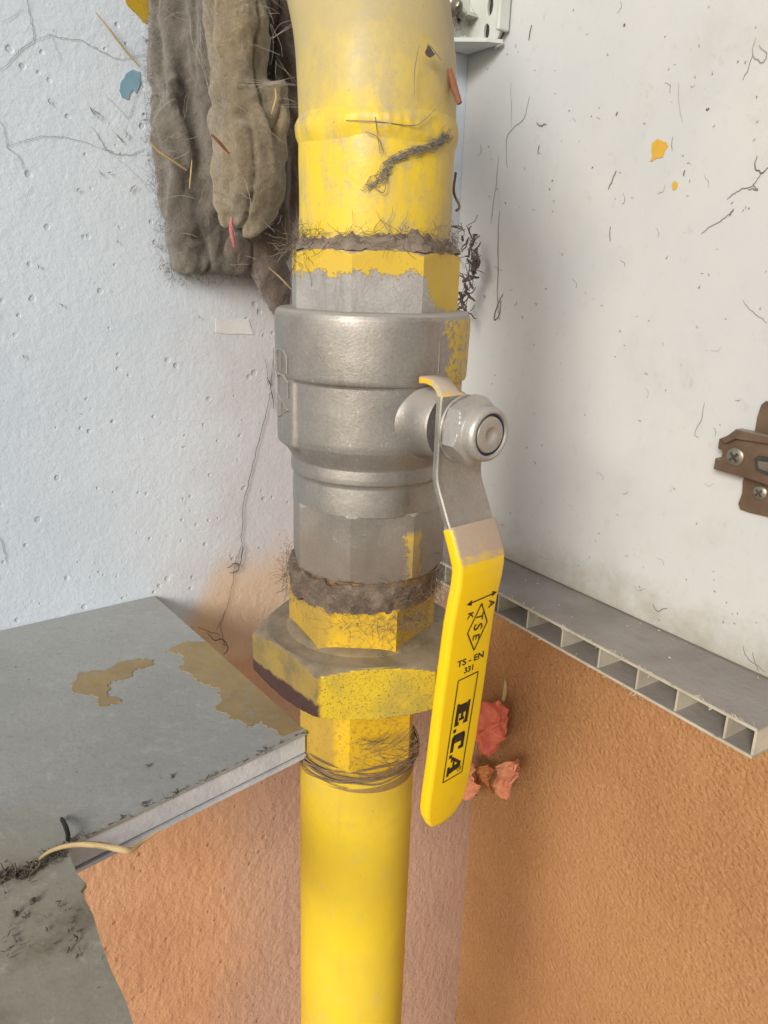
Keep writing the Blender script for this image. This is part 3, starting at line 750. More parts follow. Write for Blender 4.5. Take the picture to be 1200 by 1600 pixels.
def sleeve():
    v, f = [], []; st = []
    zz = [SL[0][0] - 0.0]
    for a, b in zip(SL, SL[1:]):
        for k in range(1, 7): st.append(tuple(a[i] + (b[i] - a[i]) * k / 6 for i in range(4)))
    st = [SL[0]] + st
    m = 40
    for i, (z, d, c, wd) in enumerate(st):
        th = 5.6; endk = ss(-z, 150, 159.4); th2 = th * (1 - 0.45 * endk)
        if i == 0: wd -= 0.5; th2 -= 0.5
        a, b = st[max(i - 1, 0)], st[min(i + 1, len(st) - 1)]
        L = math.hypot(b[0] - a[0], b[1] - a[1]); nz, nd = (b[1] - a[1]) / L, -(b[0] - a[0]) / L
        for j in range(m):
            q = 2 * math.pi * j / m; cx, cy = math.cos(q), math.sin(q)
            e = 0.30; ux = math.copysign(abs(cx) ** e, cx); uy = math.copysign(abs(cy) ** e, cy)
            # rounded rectangle with 2 mm corners
            hw, hh, rd = wd / 2, th2 / 2, min(2.0, th2 / 2 - 0.05, wd / 2 - 0.05)
            px = max(-hw + rd, min(hw - rd, cx * 1000 if abs(cx) > 1e-6 else 0)); py = max(-hh + rd, min(hh - rd, cy * 1000 if abs(cy) > 1e-6 else 0))
            x = px + rd * cx + (0.4 if cx > 0 else 0); y = py + rd * cy
            k = th2 / 2 - y + (th - th2) / 2 * 0
            v.append(LV(c + x, z - nz * k, d - nd * k))
    n = len(st)
    for i in range(n - 1):
        for j in range(m): f.append((i * m + j, i * m + (j + 1) % m, (i + 1) * m + (j + 1) % m, (i + 1) * m + j))
    f.append(tuple(range(m))); f.append(tuple(range((n - 1) * m, n * m)))
    me = pydata(v, f); bm = bmesh.new(); bm.from_mesh(me); bmesh.ops.recalc_face_normals(bm, faces=bm.faces); bm.to_mesh(me); bm.free(); return me
slv = link('sleeve', sleeve(), M_SLEEVE, lev, 60)
def face(u, z, lift=0.12): return LV(u, z, interp(z, 1) + lift)
def flatpoly(polys):
    v, f = [], []
    for pl in polys:
        o = len(v); v += [face(u - 0.7, z) for u, z in pl]; f.append(tuple(range(o, o + len(pl))))
    me = pydata(v, f); bm = bmesh.new(); bm.from_mesh(me)
    bmesh.ops.triangulate(bm, faces=bm.faces); bm.to_mesh(me); bm.free(); return me
def bar(p, q, wd):
    dx, dz = q[0] - p[0], q[1] - p[1]; L = math.hypot(dx, dz); nx, nz = -dz / L * wd / 2, dx / L * wd / 2
    N = max(1, int(L / 3)); out = []
    for i in range(N):
        a, b = i / N, (i + 1) / N
        out.append([(p[0] + dx * a + nx, p[1] + dz * a + nz), (p[0] + dx * b + nx, p[1] + dz * b + nz), (p[0] + dx * b - nx, p[1] + dz * b - nz), (p[0] + dx * a - nx, p[1] + dz * a - nz)])
    return out
def text(s, cu, cz, size, read=(1, 0), bold=0.0, wide=1.0):
    c = bpy.data.curves.new('t', 'FONT'); c.body = s; c.size = size; c.align_x = 'CENTER'; c.align_y = 'CENTER'; c.offset = bold; c.resolution_u = 3
    ob = bpy.data.objects.new('t', c); COL.objects.link(ob)
    me = bpy.data.meshes.new_from_object(ob.evaluated_get(bpy.context.evaluated_depsgraph_get())); bpy.data.objects.remove(ob); me.materials.clear()
    L = math.hypot(*read); rx, rz = read[0] / L, read[1] / L
    for vtx in me.vertices:
        x, y = vtx.co.x * wide, vtx.co.y
        vtx.co = face(cu - 0.7 + x * rx - y * rz, cz + x * rz + y * rx)
    return me
DN = (-0.06, -1)
ar = bar((-2.6, -61.9), (8.9, -61.1), 0.55) + [[(-5.0, -62.1), (-2.2, -60.8), (-2.2, -63.1)], [(11.2, -60.9), (8.5, -59.9), (8.5, -62.2)]]
link('arrow_mark', flatpoly(ar), M_INK, slv)
link('lettering', text('A', 8.6, -65.0, 4.6, DN, 0.09), M_INK, slv)
link('lettering', text('K', -2.4, -67.0, 4.1, DN, 0.1), M_INK, slv)
dm = [(3.2, -63.6), (7.3, -72.2), (1.6, -82.6), (-2.9, -74.2)]
link('diamond_mark', flatpoly(sum([bar(dm[i], dm[(i + 1) % 4], 0.6) for i in range(4)], [])), M_INK, slv)
link('lettering', text('T', 2.7, -68.9, 5.0, DN, 0.09), M_INK, slv)
link('lettering', text('S', 2.3, -73.0, 6.6, DN, 0.09), M_INK, slv)
link('lettering', text('E', 1.8, -77.1, 5.0, DN, 0.09), M_INK, slv)
link('lettering', text('TS - EN', 0.4, -86.2, 3.7, (1, 0.01), 0.1, 1.2), M_INK, slv)
link('lettering', text('331', 0.0, -90.1, 3.4, (1, 0.01), 0.1, 1.1), M_INK, slv)
bx = [(-5.4, -93.4), (5.2, -92.9), (2.0, -137.6), (-8.4, -138.2)]
link('frame_mark', flatpoly(sum([bar(bx[i], bx[(i + 1) % 4], 0.55) for i in range(4)], [])), M_INK, slv)
def bl(s, h): return (-0.1 - s * 0.075 + h - 3.6, -93.2 - s)          # s along the reading direction, h up the letter (0..7.2)
def rect(s0, s1, h0, h1, sk=0.0): return [bl(s0, h0), bl(s1, h0), bl(s1, h1), bl(s0, h1)]
E_polys = [rect(11.5, 15.6, 0, 7.2), rect(15.6, 19.8, 0, 1.7), rect(15.6, 18.2, 2.9, 4.3), rect(15.6, 19.8, 5.5, 7.2), rect(19.2, 20.8, 0, 2.4), rect(19.2, 20.8, 4.8, 7.2), rect(17.6, 18.8, 2.2, 5.0), rect(10.9, 11.5, 5.9, 7.2), rect(10.9, 11.5, 0, 1.3)]
dot1 = [rect(22.0, 23.6, 0, 1.6)]
C_polys = [rect(24.6, 28.6, 0.6, 6.6), rect(25.4, 32.4, 0, 1.7), rect(25.4, 31.4, 5.5, 7.2), rect(30.6, 32.2, 4.4, 7.2)]
dot2 = [rect(33.4, 35.0, 0, 1.6)]
A_polys = [[bl(34.6, 2.0), bl(36.2, 2.0), bl(40.2, 7.2), bl(38.6, 7.2)], [bl(38.4, 7.2), bl(41.2, 7.2), bl(42.4, 1.2), bl(39.8, 1.2)], rect(37.0, 40.6, 2.6, 3.7), rect(38.8, 43.2, 0, 1.3), rect(34.8, 37.2, 1.4, 2.2)]
link('logo_lettering', flatpoly(E_polys + dot1 + C_polys + dot2 + A_polys), M_INK, slv)
rc = bl(42.0, 6.9); rg = []
for i in range(20):
    a, b = 6.2832 * i / 20, 6.2832 * (i + 1) / 20
    rg.append([(rc[0] + 1.25 * math.cos(a), rc[1] + 1.25 * math.sin(a)), (rc[0] + 1.25 * math.cos(b), rc[1] + 1.25 * math.sin(b)), (rc[0] + 1.0 * math.cos(b), rc[1] + 1.0 * math.sin(b)), (rc[0] + 1.0 * math.cos(a), rc[1] + 1.0 * math.sin(a))])
link('logo_lettering', flatpoly(rg), M_INK, slv)
link('logo_lettering', text('R', rc[0], rc[1], 1.7, DN, 0.02), M_INK, slv)

# ------------------------------------------------------------------ union below the valve
AX2 = -0.0086
un = thing('pipe_union', 'yellow pipe union with a big half rusty hexagon nut, under the valve', 'pipe fitting', (AX2, AY, zY(1175)))
_AX = AX
def shifted(me, dx): me.transform(Matrix.Translation((dx, 0, 0))); return me
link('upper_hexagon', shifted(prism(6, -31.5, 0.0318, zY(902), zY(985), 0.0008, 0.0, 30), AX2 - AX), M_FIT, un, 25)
NT, NB = -0.1490, -0.1732
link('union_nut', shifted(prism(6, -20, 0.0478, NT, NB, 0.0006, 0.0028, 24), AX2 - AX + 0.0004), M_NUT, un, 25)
link('ring_seat', shifted(lathe([(0.0290, NT + 0.0016), (0.0308, NT + 0.0011), (0.0322, NT + 0.0003), (0.0330, NT - 0.0002), (0.0330, NT - 0.004)], None, 128), AX2 - AX), M_NUT, un, 40)
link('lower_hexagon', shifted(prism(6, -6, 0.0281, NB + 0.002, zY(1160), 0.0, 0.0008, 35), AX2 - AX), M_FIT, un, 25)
link('thread_end', shifted(lathe([(0.0262, zY(1150)), (0.0268, zY(1165)), (0.0258, zY(1172)), (0.0268, zY(1178)), (0.0262, zY(1190))], None, 96), AX2 - AX), M_FIT, un, 40)
# cast marks on the hexagon
zc = zY(945)
mk = thing  # noqa (cast mark below)
a0 = R_(-1.5); fn = Vector((math.sin(a0), -math.cos(a0), 0)); fu = Vector((math.cos(a0), math.sin(a0), 0)); f0 = Vector((AX2, AY, 0)) + fn * 0.02755
def fm(u, z): return f0 + fu * u + UZ * (zc + z)
link('cast_mark', strands([(smooth_line([fm(-0.006, 0), fm(-0.004, 0.003), fm(-0.001, 0.0035), fm(0.002, 0.001), fm(0.004, -0.001)], 4), 0.0004), ([fm(-0.005, -0.001), fm(-0.003, 0.0005), fm(-0.003, -0.002)], 0.0004), ([fm(0.006, 0.001), fm(0.0062, -0.003)], 0.0004), ([fm(-0.006, -0.007), fm(-0.004, -0.006), fm(-0.003, -0.007)], 0.0003)], 5, 1.0), M_FIT, un)

# lower pipe
lp = thing('yellow_gas_pipe', 'clean bright yellow steel pipe running down below the union', 'pipe', (AX2 - 0.0004, AY, Z_LO), 'yellow gas pipes')
link('pipe_wall', shifted(lathe([(0.0266, zY(1168) - (zY(1168) - Z_LO) * i / 12) for i in range(13)], None, 96), AX2 - 0.0004 - AX), M_LOW, lp, 40)

# binding wire round the joint
turn = []
for k in range(5 * 48):
    a = 2 * math.pi * k / 48; zz = zY(1150) - 0.0085 * k / (5 * 48) + 0.0009 * math.sin(a * 1.0 + 1) + 0.0006 * math.sin(k * 0.7)
    r = 0.0279 + 0.0004 * math.sin(k * 1.3)
    turn.append(Vector((AX2 + r * math.sin(a), AY - r * math.cos(a), zz)))
ls = [(turn, 0.00065)]
kn = onY(592, 1178, D - 0.028)
rn = random.Random(11)
for i in range(26):
    p = kn + Vector((rn.uniform(-0.009, 0.016), rn.uniform(-0.001, 0.003), rn.uniform(-0.004, 0.006)))
    dr = Vector((rn.uniform(0.3, 1), rn.uniform(-0.2, 0.2), rn.uniform(-0.2, 0.6))).normalized()
    ls.append((smooth_line([p - dr * 0.006, p + Vector((0, -0.001, rn.uniform(-0.003, 0.003))), p + dr * 0.007, p + dr * 0.012 + Vector((0, 0.003, 0.002))], 4), 0.00022))
ls.append((smooth_line([kn, onY(603, 1190, D - 0.03), onY(610, 1200, D - 0.031), onY(621, 1211, D - 0.03)], 5), 0.0005))
o = link('binding_wire', strands(ls, 6, 0.6), M_WIRE, None, 60); recenter(o)
tag(o, 'rusty brown wire wound round the joint below the big hexagon nut', 'wire')

# ------------------------------------------------------------------ dust, hair and cobweb masses
def curl(p, dr, length, n, rnd, wob=0.9):
    pts = [Vector(p)]; d = Vector(dr).normalized()
    for i in range(n):
        d = (d + Vector((rnd.gauss(0, wob), rnd.gauss(0, wob), rnd.gauss(0, wob))) * 0.35).normalized(); pts.append(pts[-1] + d * (length / n))
    return pts
def ring_fuzz(cx, r, z, dz, count, rnd, a0=-1.9, a1=1.9, rad=0.00013, L=(0.004, 0.011)):
    out = []
    for i in range(count):
        a = rnd.uniform(a0, a1); rr = r + rnd.uniform(-0.0005, 0.002)
        p = Vector((cx + rr * math.sin(a), AY - rr * math.cos(a), z + rnd.gauss(0, dz)))
        t = Vector((math.cos(a), math.sin(a), 0)) * rnd.choice((-1, 1)); nrm = Vector((math.sin(a), -math.cos(a), 0))
        pts = curl(p, t + nrm * rnd.uniform(-0.25, 0.18) + UZ * rnd.gauss(0, 0.5), rnd.uniform(*L), 7, rnd)
        # keep it out of the metal
        q = []
        for s in pts:
            h = Vector((s.x - cx, s.y - AY, 0)); l = h.length
            if l < r: h = h.normalized() * r; s = Vector((cx + h.x, AY + h.y, s.z))
            q.append(s)
        out.append((q, rad))
    return out
rn = random.Random(21)
def dust_ring(r0, zc, h, lump, seed, cx=AX2):
    def fn(a, z, r):
        k = mnoise.fractal(Vector((math.cos(a) * 4 + seed, math.sin(a) * 4, z * 160)), 0.8, 2.2, 4)
        return r + lump * (0.3 + k) * (1 - abs((z - zc) / h) ** 2)
    rz = [(r0 - 0.003, zc + h)] + [(r0, zc + h - 2 * h * i / 18) for i in range(19)] + [(r0 - 0.003, zc - h)]
    me = lathe(rz, lambda a, z, r: r if r < r0 - 0.001 else fn(a, z, r), 260, cx=cx, cap=False)
    for v in me.vertices:
        a = math.atan2(v.co.x - cx, AY - v.co.y); v.co.z += 0.0028 * mnoise.fractal(Vector((math.cos(a) * 5, math.sin(a) * 5, seed)), 0.9, 2.3, 5)
    return me
o = link('dust_collar', dust_ring(0.0309, zY(892), 0.0060, 0.0012, 3), M_WEB, None, 60); recenter(o)
tag(o, 'matted brown dust and hair packed round the thread under the valve', 'dust', kind='stuff')
lines = ring_fuzz(AX2, 0.0325, zY(900), 0.0035, 420, rn)
lines += ring_fuzz(AX2, 0.0325, zY(880), 0.004, 160, rn)
# hanging beard of hair down the right of the hexagon and the torn left lip
for i in range(170):
    a = R_(rn.gauss(38, 16)); p = Vector((AX2 + 0.0318 * math.sin(a), AY - 0.0318 * math.cos(a), zY(912) - abs(rn.gauss(0, 0.006))))
    lines.append((curl(p, (rn.uniform(-1, 1), -0.15, -0.5), rn.uniform(0.004, 0.012), 6, rn), 0.00015))
o = link('hair_tangle', strands(lines, 3), M_WEB, None); recenter(o)
tag(o, 'tangled dusty hair bristling round the joint above the big nut', 'dust', kind='stuff')
# dust bank on top of the upper collar
def bank(a, z, r):
    k = mnoise.fractal(Vector((math.cos(a) * 3 + 9, math.sin(a) * 3, z * 120)), 0.8, 2.1, 4)
    return r + 0.0012 * k
bk = []
for i in range(12):
    t = i / 11; bk.append((0.0318 - 0.0032 * t ** 1.3, TOPZ + 0.0001 + 0.0042 * t ** 1.6))
def bank_mesh():
    N = 300; v, f = [], []; K = 12
    of = poly_r(8, R_(-12), 0.0329)
    for i in range(K):
        t = i / (K - 1)
        for j in range(N):
            a = 2 * math.pi * j / N - math.pi
            hh = 0.0030 + 0.0040 * max(0, mnoise.fractal(Vector((math.cos(a) * 2.2 + 4, math.sin(a) * 2.2, 1)), 0.8, 2.1, 5)) + 0.0035 * math.exp(-((a - 0.45) / 0.35) ** 2)
            lump = 0.0007 * mnoise.fractal(Vector((math.cos(a) * 9, math.sin(a) * 9, t * 3)), 0.8, 2.1, 4)
            ro = of(a) + 0.0002; r = ro + (0.0284 - ro) * min(1, t * 1.02) + lump * (t > 0)
            z = TOPZ - 0.0009 + hh * t ** 1.25 + 0.0012 * min(1, t * 9) + lump
            v.append((AX + r * math.sin(a), AY - r * math.cos(a), z))
    for i in range(K - 1):
        for j in range(N): f.append((i * N + j, i * N + (j + 1) % N, (i + 1) * N + (j + 1) % N, (i + 1) * N + j))
    return pydata(v, f)
o = link('dust_bank', bank_mesh(), simple('brown_dust', (0.25, 0.20, 0.155), (0.19, 0.15, 0.115), 300, 0.95, 0, 0.0012, 700), None, 60); recenter(o)
tag(o, 'brown dust bank lying on the ledge where the upper pipe enters the valve', 'dust', kind='stuff')
lines = ring_fuzz(AX, 0.0296, TOPZ + 0.003, 0.0018, 260, rn, -1.8, 1.8, 0.00015, (0.004, 0.012))
for i in range(50):
    a = R_(rn.gauss(-62, 9)); p = Vector((AX + 0.0325 * math.sin(a), AY - 0.0325 * math.cos(a), TOPZ + rn.uniform(-0.004, 0.002)))
    lines.append((curl(p, (rn.uniform(-1, 1), -0.4, rn.uniform(-1, 0.6)), 0.012, 7, rn), 0.0002))
o = link('hair_tangle', strands(lines, 3), M_WEB, None); recenter(o)
tag(o, 'fine dusty hair caught on the rim of the upper collar', 'dust', kind='stuff')
# web smear across the weld
def on_pipe(x, y, lift=0.0006):
    r = ray(x, y); k = up_r + lift
    # nearest hit of the ray with the vertical cylinder
    a = r.x ** 2 + r.y ** 2; b = -2 * (r.x * AX + r.y * AY); c = AX ** 2 + AY ** 2 - k * k
    t = (-b - math.sqrt(max(0, b * b - 4 * a * c))) / (2 * a); return r * t
lines = []
smear = [(578, 292), (598, 272), (612, 250), (640, 236), (668, 232), (690, 222), (700, 205)]
for i in range(240):
    k = rn.uniform(0, len(smear) - 1.01); j = int(k); t = k - j
    x = smear[j][0] + (smear[j + 1][0] - smear[j][0]) * t + rn.gauss(0, 5); y = smear[j][1] + (smear[j + 1][1] - smear[j][1]) * t + rn.gauss(0, 3.5)
    dx, dy = smear[j + 1][0] - smear[j][0], smear[j + 1][1] - smear[j][1]; L = math.hypot(dx, dy); s_ = rn.uniform(8, 20)
    pts = [on_pipe(x + dx / L * s_ * q + rn.gauss(0, 1.5), y + dy / L * s_ * q + rn.gauss(0, 1.5), 0.0007 + rn.uniform(0, 0.0006)) for q in (-0.5, -0.2, 0.1, 0.4)]
    lines.append((pts, 0.0002))
for l in [[(583, 292), (600, 300), (604, 268)], [(586, 182), (594, 240)], [(690, 160), (660, 190), (640, 196), (590, 190), (540, 188)], [(570, 205), (590, 215), (600, 240)], [(655, 70), (648, 110), (648, 148)], [(670, 68), (690, 95)]]:
    lines.append((smooth_line([on_pipe(x, y, 0.0018) for x, y in l], 5), 0.0003))
o = link('web_smear', strands(lines, 4), simple('grey_web', (0.16, 0.155, 0.15), (0.24, 0.22, 0.20), 200, 0.95), None); recenter(o)
tag(o, 'grey cobweb smear stuck slantwise across the weld of the upper pipe', 'cobweb', kind='stuff')

# ------------------------------------------------------------------ felted rags behind the pipe, against the back wall
def lumps(name, tubes, mat, parent=None, vox=0.0016, amp=0.006):
    parts = []
    for tb in tubes:
        pts = [onB(x, y, off) for x, y, rpx, off in tb]; rad = [rpx / 2750 for x, y, rpx, off in tb]
        n = 6; P = smooth_line(pts, n); Rr = []
        for i in range(len(rad) - 1):
            for k in range(n): Rr.append(rad[i] + (rad[i + 1] - rad[i]) * k / n)
        Rr.append(rad[-1])
        # round ends
        parts.append(tube(P, Rr, 18)); parts.append(tube([P[-1], P[-1] + (P[-1] - P[-2]).normalized() * Rr[-1] * 0.3, P[-1] + (P[-1] - P[-2]).normalized() * Rr[-1] * 0.5], [Rr[-1], Rr[-1] * 0.9, Rr[-1] * 0.5], 18))
    o = link(name, pydata(*join(parts)), mat, parent)
    m = o.modifiers.new('remesh', 'REMESH'); m.mode = 'VOXEL'; m.voxel_size = vox; m.use_smooth_shade = True
    m = o.modifiers.new('smooth', 'SMOOTH'); m.iterations = 14; m.factor = 0.6
    bpy.context.view_layer.update()
    me = bpy.data.meshes.new_from_object(o.evaluated_get(bpy.context.evaluated_depsgraph_get()))
    o.modifiers.clear(); o.data = me
    w0 = parent_world(parent) if parent else Vector()
    nn = []
    for v in me.vertices:
        p = v.co + w0; t = p.dot(BDIR)
        fold = 1 - abs(mnoise.fractal(Vector((t * 46 + 0.35 * math.sin(p.z * 40), p.dot(BN) * 30, p.z * 11)), 0.9, 2.1, 3)) * 2.6
        fine = mnoise.fractal(p * 190, 0.8, 2.1, 4); mid = mnoise.fractal(p * 70 + Vector((3, 1, 7)), 0.9, 2.1, 3)
        cn = mnoise.fractal(Vector((t * 34, p.dot(BN) * 18, p.z * 9 + 5)), 0.7, 2.0, 2); crease = math.exp(-(cn / 0.06) ** 2)
        nn.append(v.normal * (-0.0026 * crease + amp * 0.30 * (fold - 0.4) + amp * 0.30 * mid + amp * 0.07 * fine))
    for v, q in zip(me.vertices, nn): v.co += q
    for p in me.polygons: p.use_smooth = True
    r = random.Random(len(nn)); hs = []
    me.update()
    for v in r.sample(list(me.vertices), min(len(me.vertices), 5200)):
        if (v.normal).dot(Vector((0, -1, 0))) < -0.25: continue
        d = (v.normal * 0.5 + Vector((r.gauss(0, 0.6), r.gauss(0, 0.6), r.gauss(0, 0.8)))).normalized()
        hs.append((curl(v.co + w0, d, r.uniform(0.001, 0.0035), 3, r, 0.7), 0.00009))
    h = link('fuzz', strands(hs, 3), mat, parent); h['kind'] = 'stuff'
    return o
rg = thing('dusty_cloth', 'grey felted cloth strip with a square lower end hanging on the white wall', 'cloth', onB(310, 430, 0.0))
lumps('cloth', [
    [(262, -60, 28, .007), (264, 60, 29, .008), (262, 160, 30, .008), (272, 260, 28, .008), (284, 340, 27, .008), (290, 412, 25, .007)],
    [(300, -60, 34, .010), (302, 60, 34, .010), (304, 160, 32, .010), (314, 260, 30, .009), (322, 340, 28, .008), (326, 414, 26, .007)],
    [(340, 300, 26, .007), (352, 412, 24, .007)],
    [(310, -60, 26, .020), (316, 60, 26, .020), (318, 150, 22, .019), (328, 230, 20, .018), (336, 300, 17, .016), (342, 325, 15, .015)],
    [(262, 120, 18, .017), (280, 190, 14, .018), (296, 260, 12, .017)]], M_CLOTH, rg)
rb = thing('rag_bundle', 'tan crumpled rag bundle, matted with dust, hanging between the wall and the upper pipe', 'rag', onB(400, 480, 0.0))
lumps('rag', [
    [(360, -70, 44, .036), (368, 40, 44, .038), (372, 110, 40, .038), (376, 160, 42, .040), (386, 230, 50, .042), (394, 290, 48, .042), (392, 335, 34, .038), (384, 362, 14, .034)],
    [(418, 130, 24, .046), (430, 190, 22, .048), (426, 245, 24, .046)],
    [(344, 250, 14, .036), (352, 300, 18, .034), (362, 345, 15, .03)]], M_RAG, rb)
lumps('rag_end', [
    [(430, -70, 22, .020), (440, 80, 26, .018), (446, 200, 30, .018), (440, 300, 34, .016), (425, 380, 36, .014)],
    [(395, 370, 24, .014), (415, 410, 30, .014), (430, 450, 24, .012), (440, 495, 12, .008)],
    [(345, 380, 30, .008), (380, 400, 30, .010)]], M_RAGD, rb)
# cobweb threads over the rags
rn = random.Random(5)
lines = []
for i in range(90):
    x = rn.uniform(238, 445); y = rn.uniform(-20, 420)
    if x < 262 + (y - 200) * 0.05 and rn.random() < 0.5: continue
    off = 0.028 if x < 335 else 0.058
    p = onB(x, y, off + rn.uniform(-0.006, 0.004))
    lines.append((curl(p, (rn.uniform(-1, 1), -0.1, rn.uniform(-1, 1)), rn.uniform(0.003, 0.02), 7, rn, 0.5), rn.choice((0.00012, 0.00016, 0.00022))))
for x0, y0, x1, y1 in [(305, 60, 345, 150), (310, 40, 340, 190), (330, 100, 345, 190), (300, 20, 330, 120), (425, 60, 470, 30), (430, 90, 470, 130), (400, 5, 440, 18), (330, 120, 460, 128), (420, 160, 470, 165)]:
    for k in range(3):
        A, Bp = onB(x0 + rn.gauss(0, 4), y0 + rn.gauss(0, 4), 0.055), onB(x1 + rn.gauss(0, 4), y1 + rn.gauss(0, 4), 0.052)
        lines.append((smooth_line([A, A.lerp(Bp, 0.4) + Vector((rn.gauss(0, 0.002), 0, rn.gauss(0, 0.002))), Bp], 5), 0.00022))
o = link('cobweb', strands(lines, 3), M_WEBL, None); recenter(o)
tag(o, 'pale cobweb threads spun over the rags behind the upper pipe', 'cobweb', kind='stuff')
# fuzzy fringe where the felt meets the wall
lines = []
rim = [(236, 0), (238, 120), (232, 190), (240, 270), (252, 340), (258, 410), (268, 434), (300, 438), (340, 434), (372, 430), (400, 420), (420, 440), (432, 480)]
for i in range(520):
    k = rn.uniform(0, len(rim) - 1.01); j = int(k); t = k - j
    x = rim[j][0] + (rim[j + 1][0] - rim[j][0]) * t + rn.gauss(0, 5); y = rim[j][1] + (rim[j + 1][1] - rim[j][1]) * t + rn.gauss(0, 5)
    p = onB(x, y, rn.uniform(0.001, 0.012)); lines.append((curl(p, BDIR * rn.uniform(-0.2, 1) + UZ * rn.gauss(0, 0.7), rn.uniform(0.002, 0.006), 5, rn, 0.7), 0.00016))
o = link('felt_fringe', strands(lines, 3), M_WEB, None); recenter(o)
tag(o, 'grey hairy fringe of dust along the edge of the hanging cloth', 'dust', kind='stuff')

# ------------------------------------------------------------------ things stuck on the back wall
def wpatch(px, seed, amp=0.08, depth=2, th=0.0004):
    o0 = onB(*px[0]); return plate(jag([loc2(onB(*p), o0, -BDIR, UZ) for p in px], amp, depth, random.Random(seed)), th, o0, -BDIR, UZ, BN)
o = link('paint_patch', wpatch([(188, 130), (196, 116), (206, 109), (218, 112), (219, 130), (212, 146), (207, 140), (200, 156), (190, 152), (186, 142)], 3), M_BLUE); recenter(o)
tag(o, 'pale blue patch of old paint on the white wall left of the cloth', 'paint patch', 'old paint patches on the white wall')
o = link('paint_patch', wpatch([(190, -30), (245, -30), (245, 40), (232, 38), (222, 34), (214, 24), (204, 14), (196, 4)], 8), M_YPATCH); recenter(o)
tag(o, 'mustard yellow patch of paint at the top of the white wall', 'paint patch', 'old paint patches on the white wall')
o = link('tape_scrap', wpatch([(337, 497), (350, 503), (388, 498), (396, 523), (362, 522), (337, 519)], 2, 0.03, 2), M_STICK); recenter(o)
tag(o, 'small torn scrap of white tape stuck on the wall below the rags', 'tape')
def wline(px, rad=0.00028, off=0.0005, jit=1.0, seed=1):
    r = random.Random(seed); P = smooth_line([onB(x, y, off) for x, y in px], 5); rad *= 0.7
    return ([p + BDIR * r.gauss(0, 0.0003 * jit) + UZ * r.gauss(0, 0.0003 * jit) for p in P], rad)
L = [wline([(0, 110), (20, 90), (36, 75), (52, 62), (50, 35), (44, 10), (40, -8)], 0.0005), wline([(52, 62), (68, 58), (80, 54), (95, 60), (125, 62), (150, 75), (185, 92), (210, 88), (232, 84)], 0.0004),
     wline([(80, 54), (88, 75), (96, 95)], 0.00022), wline([(0, 188), (8, 210), (12, 230), (30, 246), (40, 272)], 0.0004), wline([(12, 228), (35, 220), (85, 213), (130, 222), (160, 232)], 0.00035),
     wline([(165, 150), (185, 168), (200, 185), (210, 160), (222, 128)], 0.0003), wline([(160, 232), (180, 240), (205, 242), (225, 232)], 0.0005), wline([(145, 200), (155, 215), (165, 232), (178, 238)], 0.0005), wline([(180, 245), (210, 270), (235, 300)], 0.0002),
     wline([(0, 840), (6, 860), (10, 880)], 0.0005), wline([(0, 35), (20, 25), (38, 15)], 0.0002), wline([(30, 330), (45, 300), (50, 290)], 0.00015)]
for i, (x, y) in enumerate([(148, 180), (152, 185), (193, 223), (196, 216), (203, 300), (160, 275), (79, 163), (311, 498), (172, 273), (120, 300), (60, 420), (98, 480), (38, 560), (185, 380)]):
    r = random.Random(i); p = onB(x, y, 0.0012); s_ = r.uniform(0.0006, 0.0018) if i > 4 else 0.0022
    L.append(([p, p + BDIR * r.uniform(-1, 1) * s_ + UZ * s_, p + BDIR * r.uniform(-1, 1) * s_ * 2 + UZ * s_ * 1.8], [0.0004, 0.0008, 0.0002]))
o = link('dirt_threads', strands(L, 5, 0.34), M_DARK); recenter(o)
tag(o, 'dark dirt threads and flecks clinging to the white wall left of the cloth', 'dirt', kind='stuff')
L = [wline([(428, 545), (424, 600), (420, 630), (412, 660), (402, 700), (392, 740), (380, 790), (378, 830), (376, 856), (368, 878), (362, 920), (352, 955), (338, 985)], 0.00042, 0.0012), wline([(415, 560), (420, 600), (428, 560)], 0.0003, 0.0012),
     wline([(356, 888), (366, 880), (374, 886), (370, 893), (360, 895)], 0.0008, 0.002), wline([(374, 886), (378, 865), (380, 853)], 0.0007, 0.002), wline([(325, 990), (335, 1000), (350, 1000), (356, 1015), (350, 1022)], 0.0007, 0.002), wline([(352, 955), (345, 980), (352, 1010)], 0.0004, 0.002), wline([(310, 980), (330, 988), (345, 992)], 0.0004, 0.002), wline([(428, 640), (424, 610), (418, 590)], 0.0006, 0.0015)]
o = link('cobweb_strand', strands(L, 5, 0.65), M_HOLE); recenter(o)
tag(o, 'dark broken cobweb strand hanging down the wall left of the valve', 'cobweb')

# straws and a petal caught on the rags
def straw(px, off, rad, label, mat=M_STRAW, name='straw', cat='straw'):
    n = len(px); P = smooth_line([onB(x, y, off) for x, y in px], 5); m = len(P)
    o = link(name, pydata(*tube(P, [0.7 * rad * (0.4 + 0.6 * math.sin(math.pi * (i + 0.6) / (m + 0.2))) for i in range(m)], 6)), mat, None, 60); recenter(o); tag(o, label, cat, 'dry straws and bits caught on the rags' if cat == 'straw' else None); return o
straw([(232, 220), (250, 238), (275, 255), (292, 266)], 0.026, 0.0010, 'pale curved straw lying across the grey cloth')
straw([(300, 250), (298, 275), (296, 295)], 0.027, 0.0006, 'thin upright straw at the lower end of the curved straw on the cloth')
straw([(150, 20), (170, 45), (195, 78), (218, 104)], 0.004, 0.0008, 'long pale straw slanting down the white wall to the cloth')
straw([(330, 210), (342, 222), (358, 240)], 0.062, 0.0012, 'reddish brown straw between the grey cloth and the tan rag', M_BARK)
straw([(430, 138), (431, 155), (424, 178)], 0.072, 0.0007, 'thin pale crescent straw on the tan rag beside the pipe')
straw([(420, 418), (438, 434), (455, 452)], 0.045, 0.0007, 'short pale straw below the rags touching the valve collar')
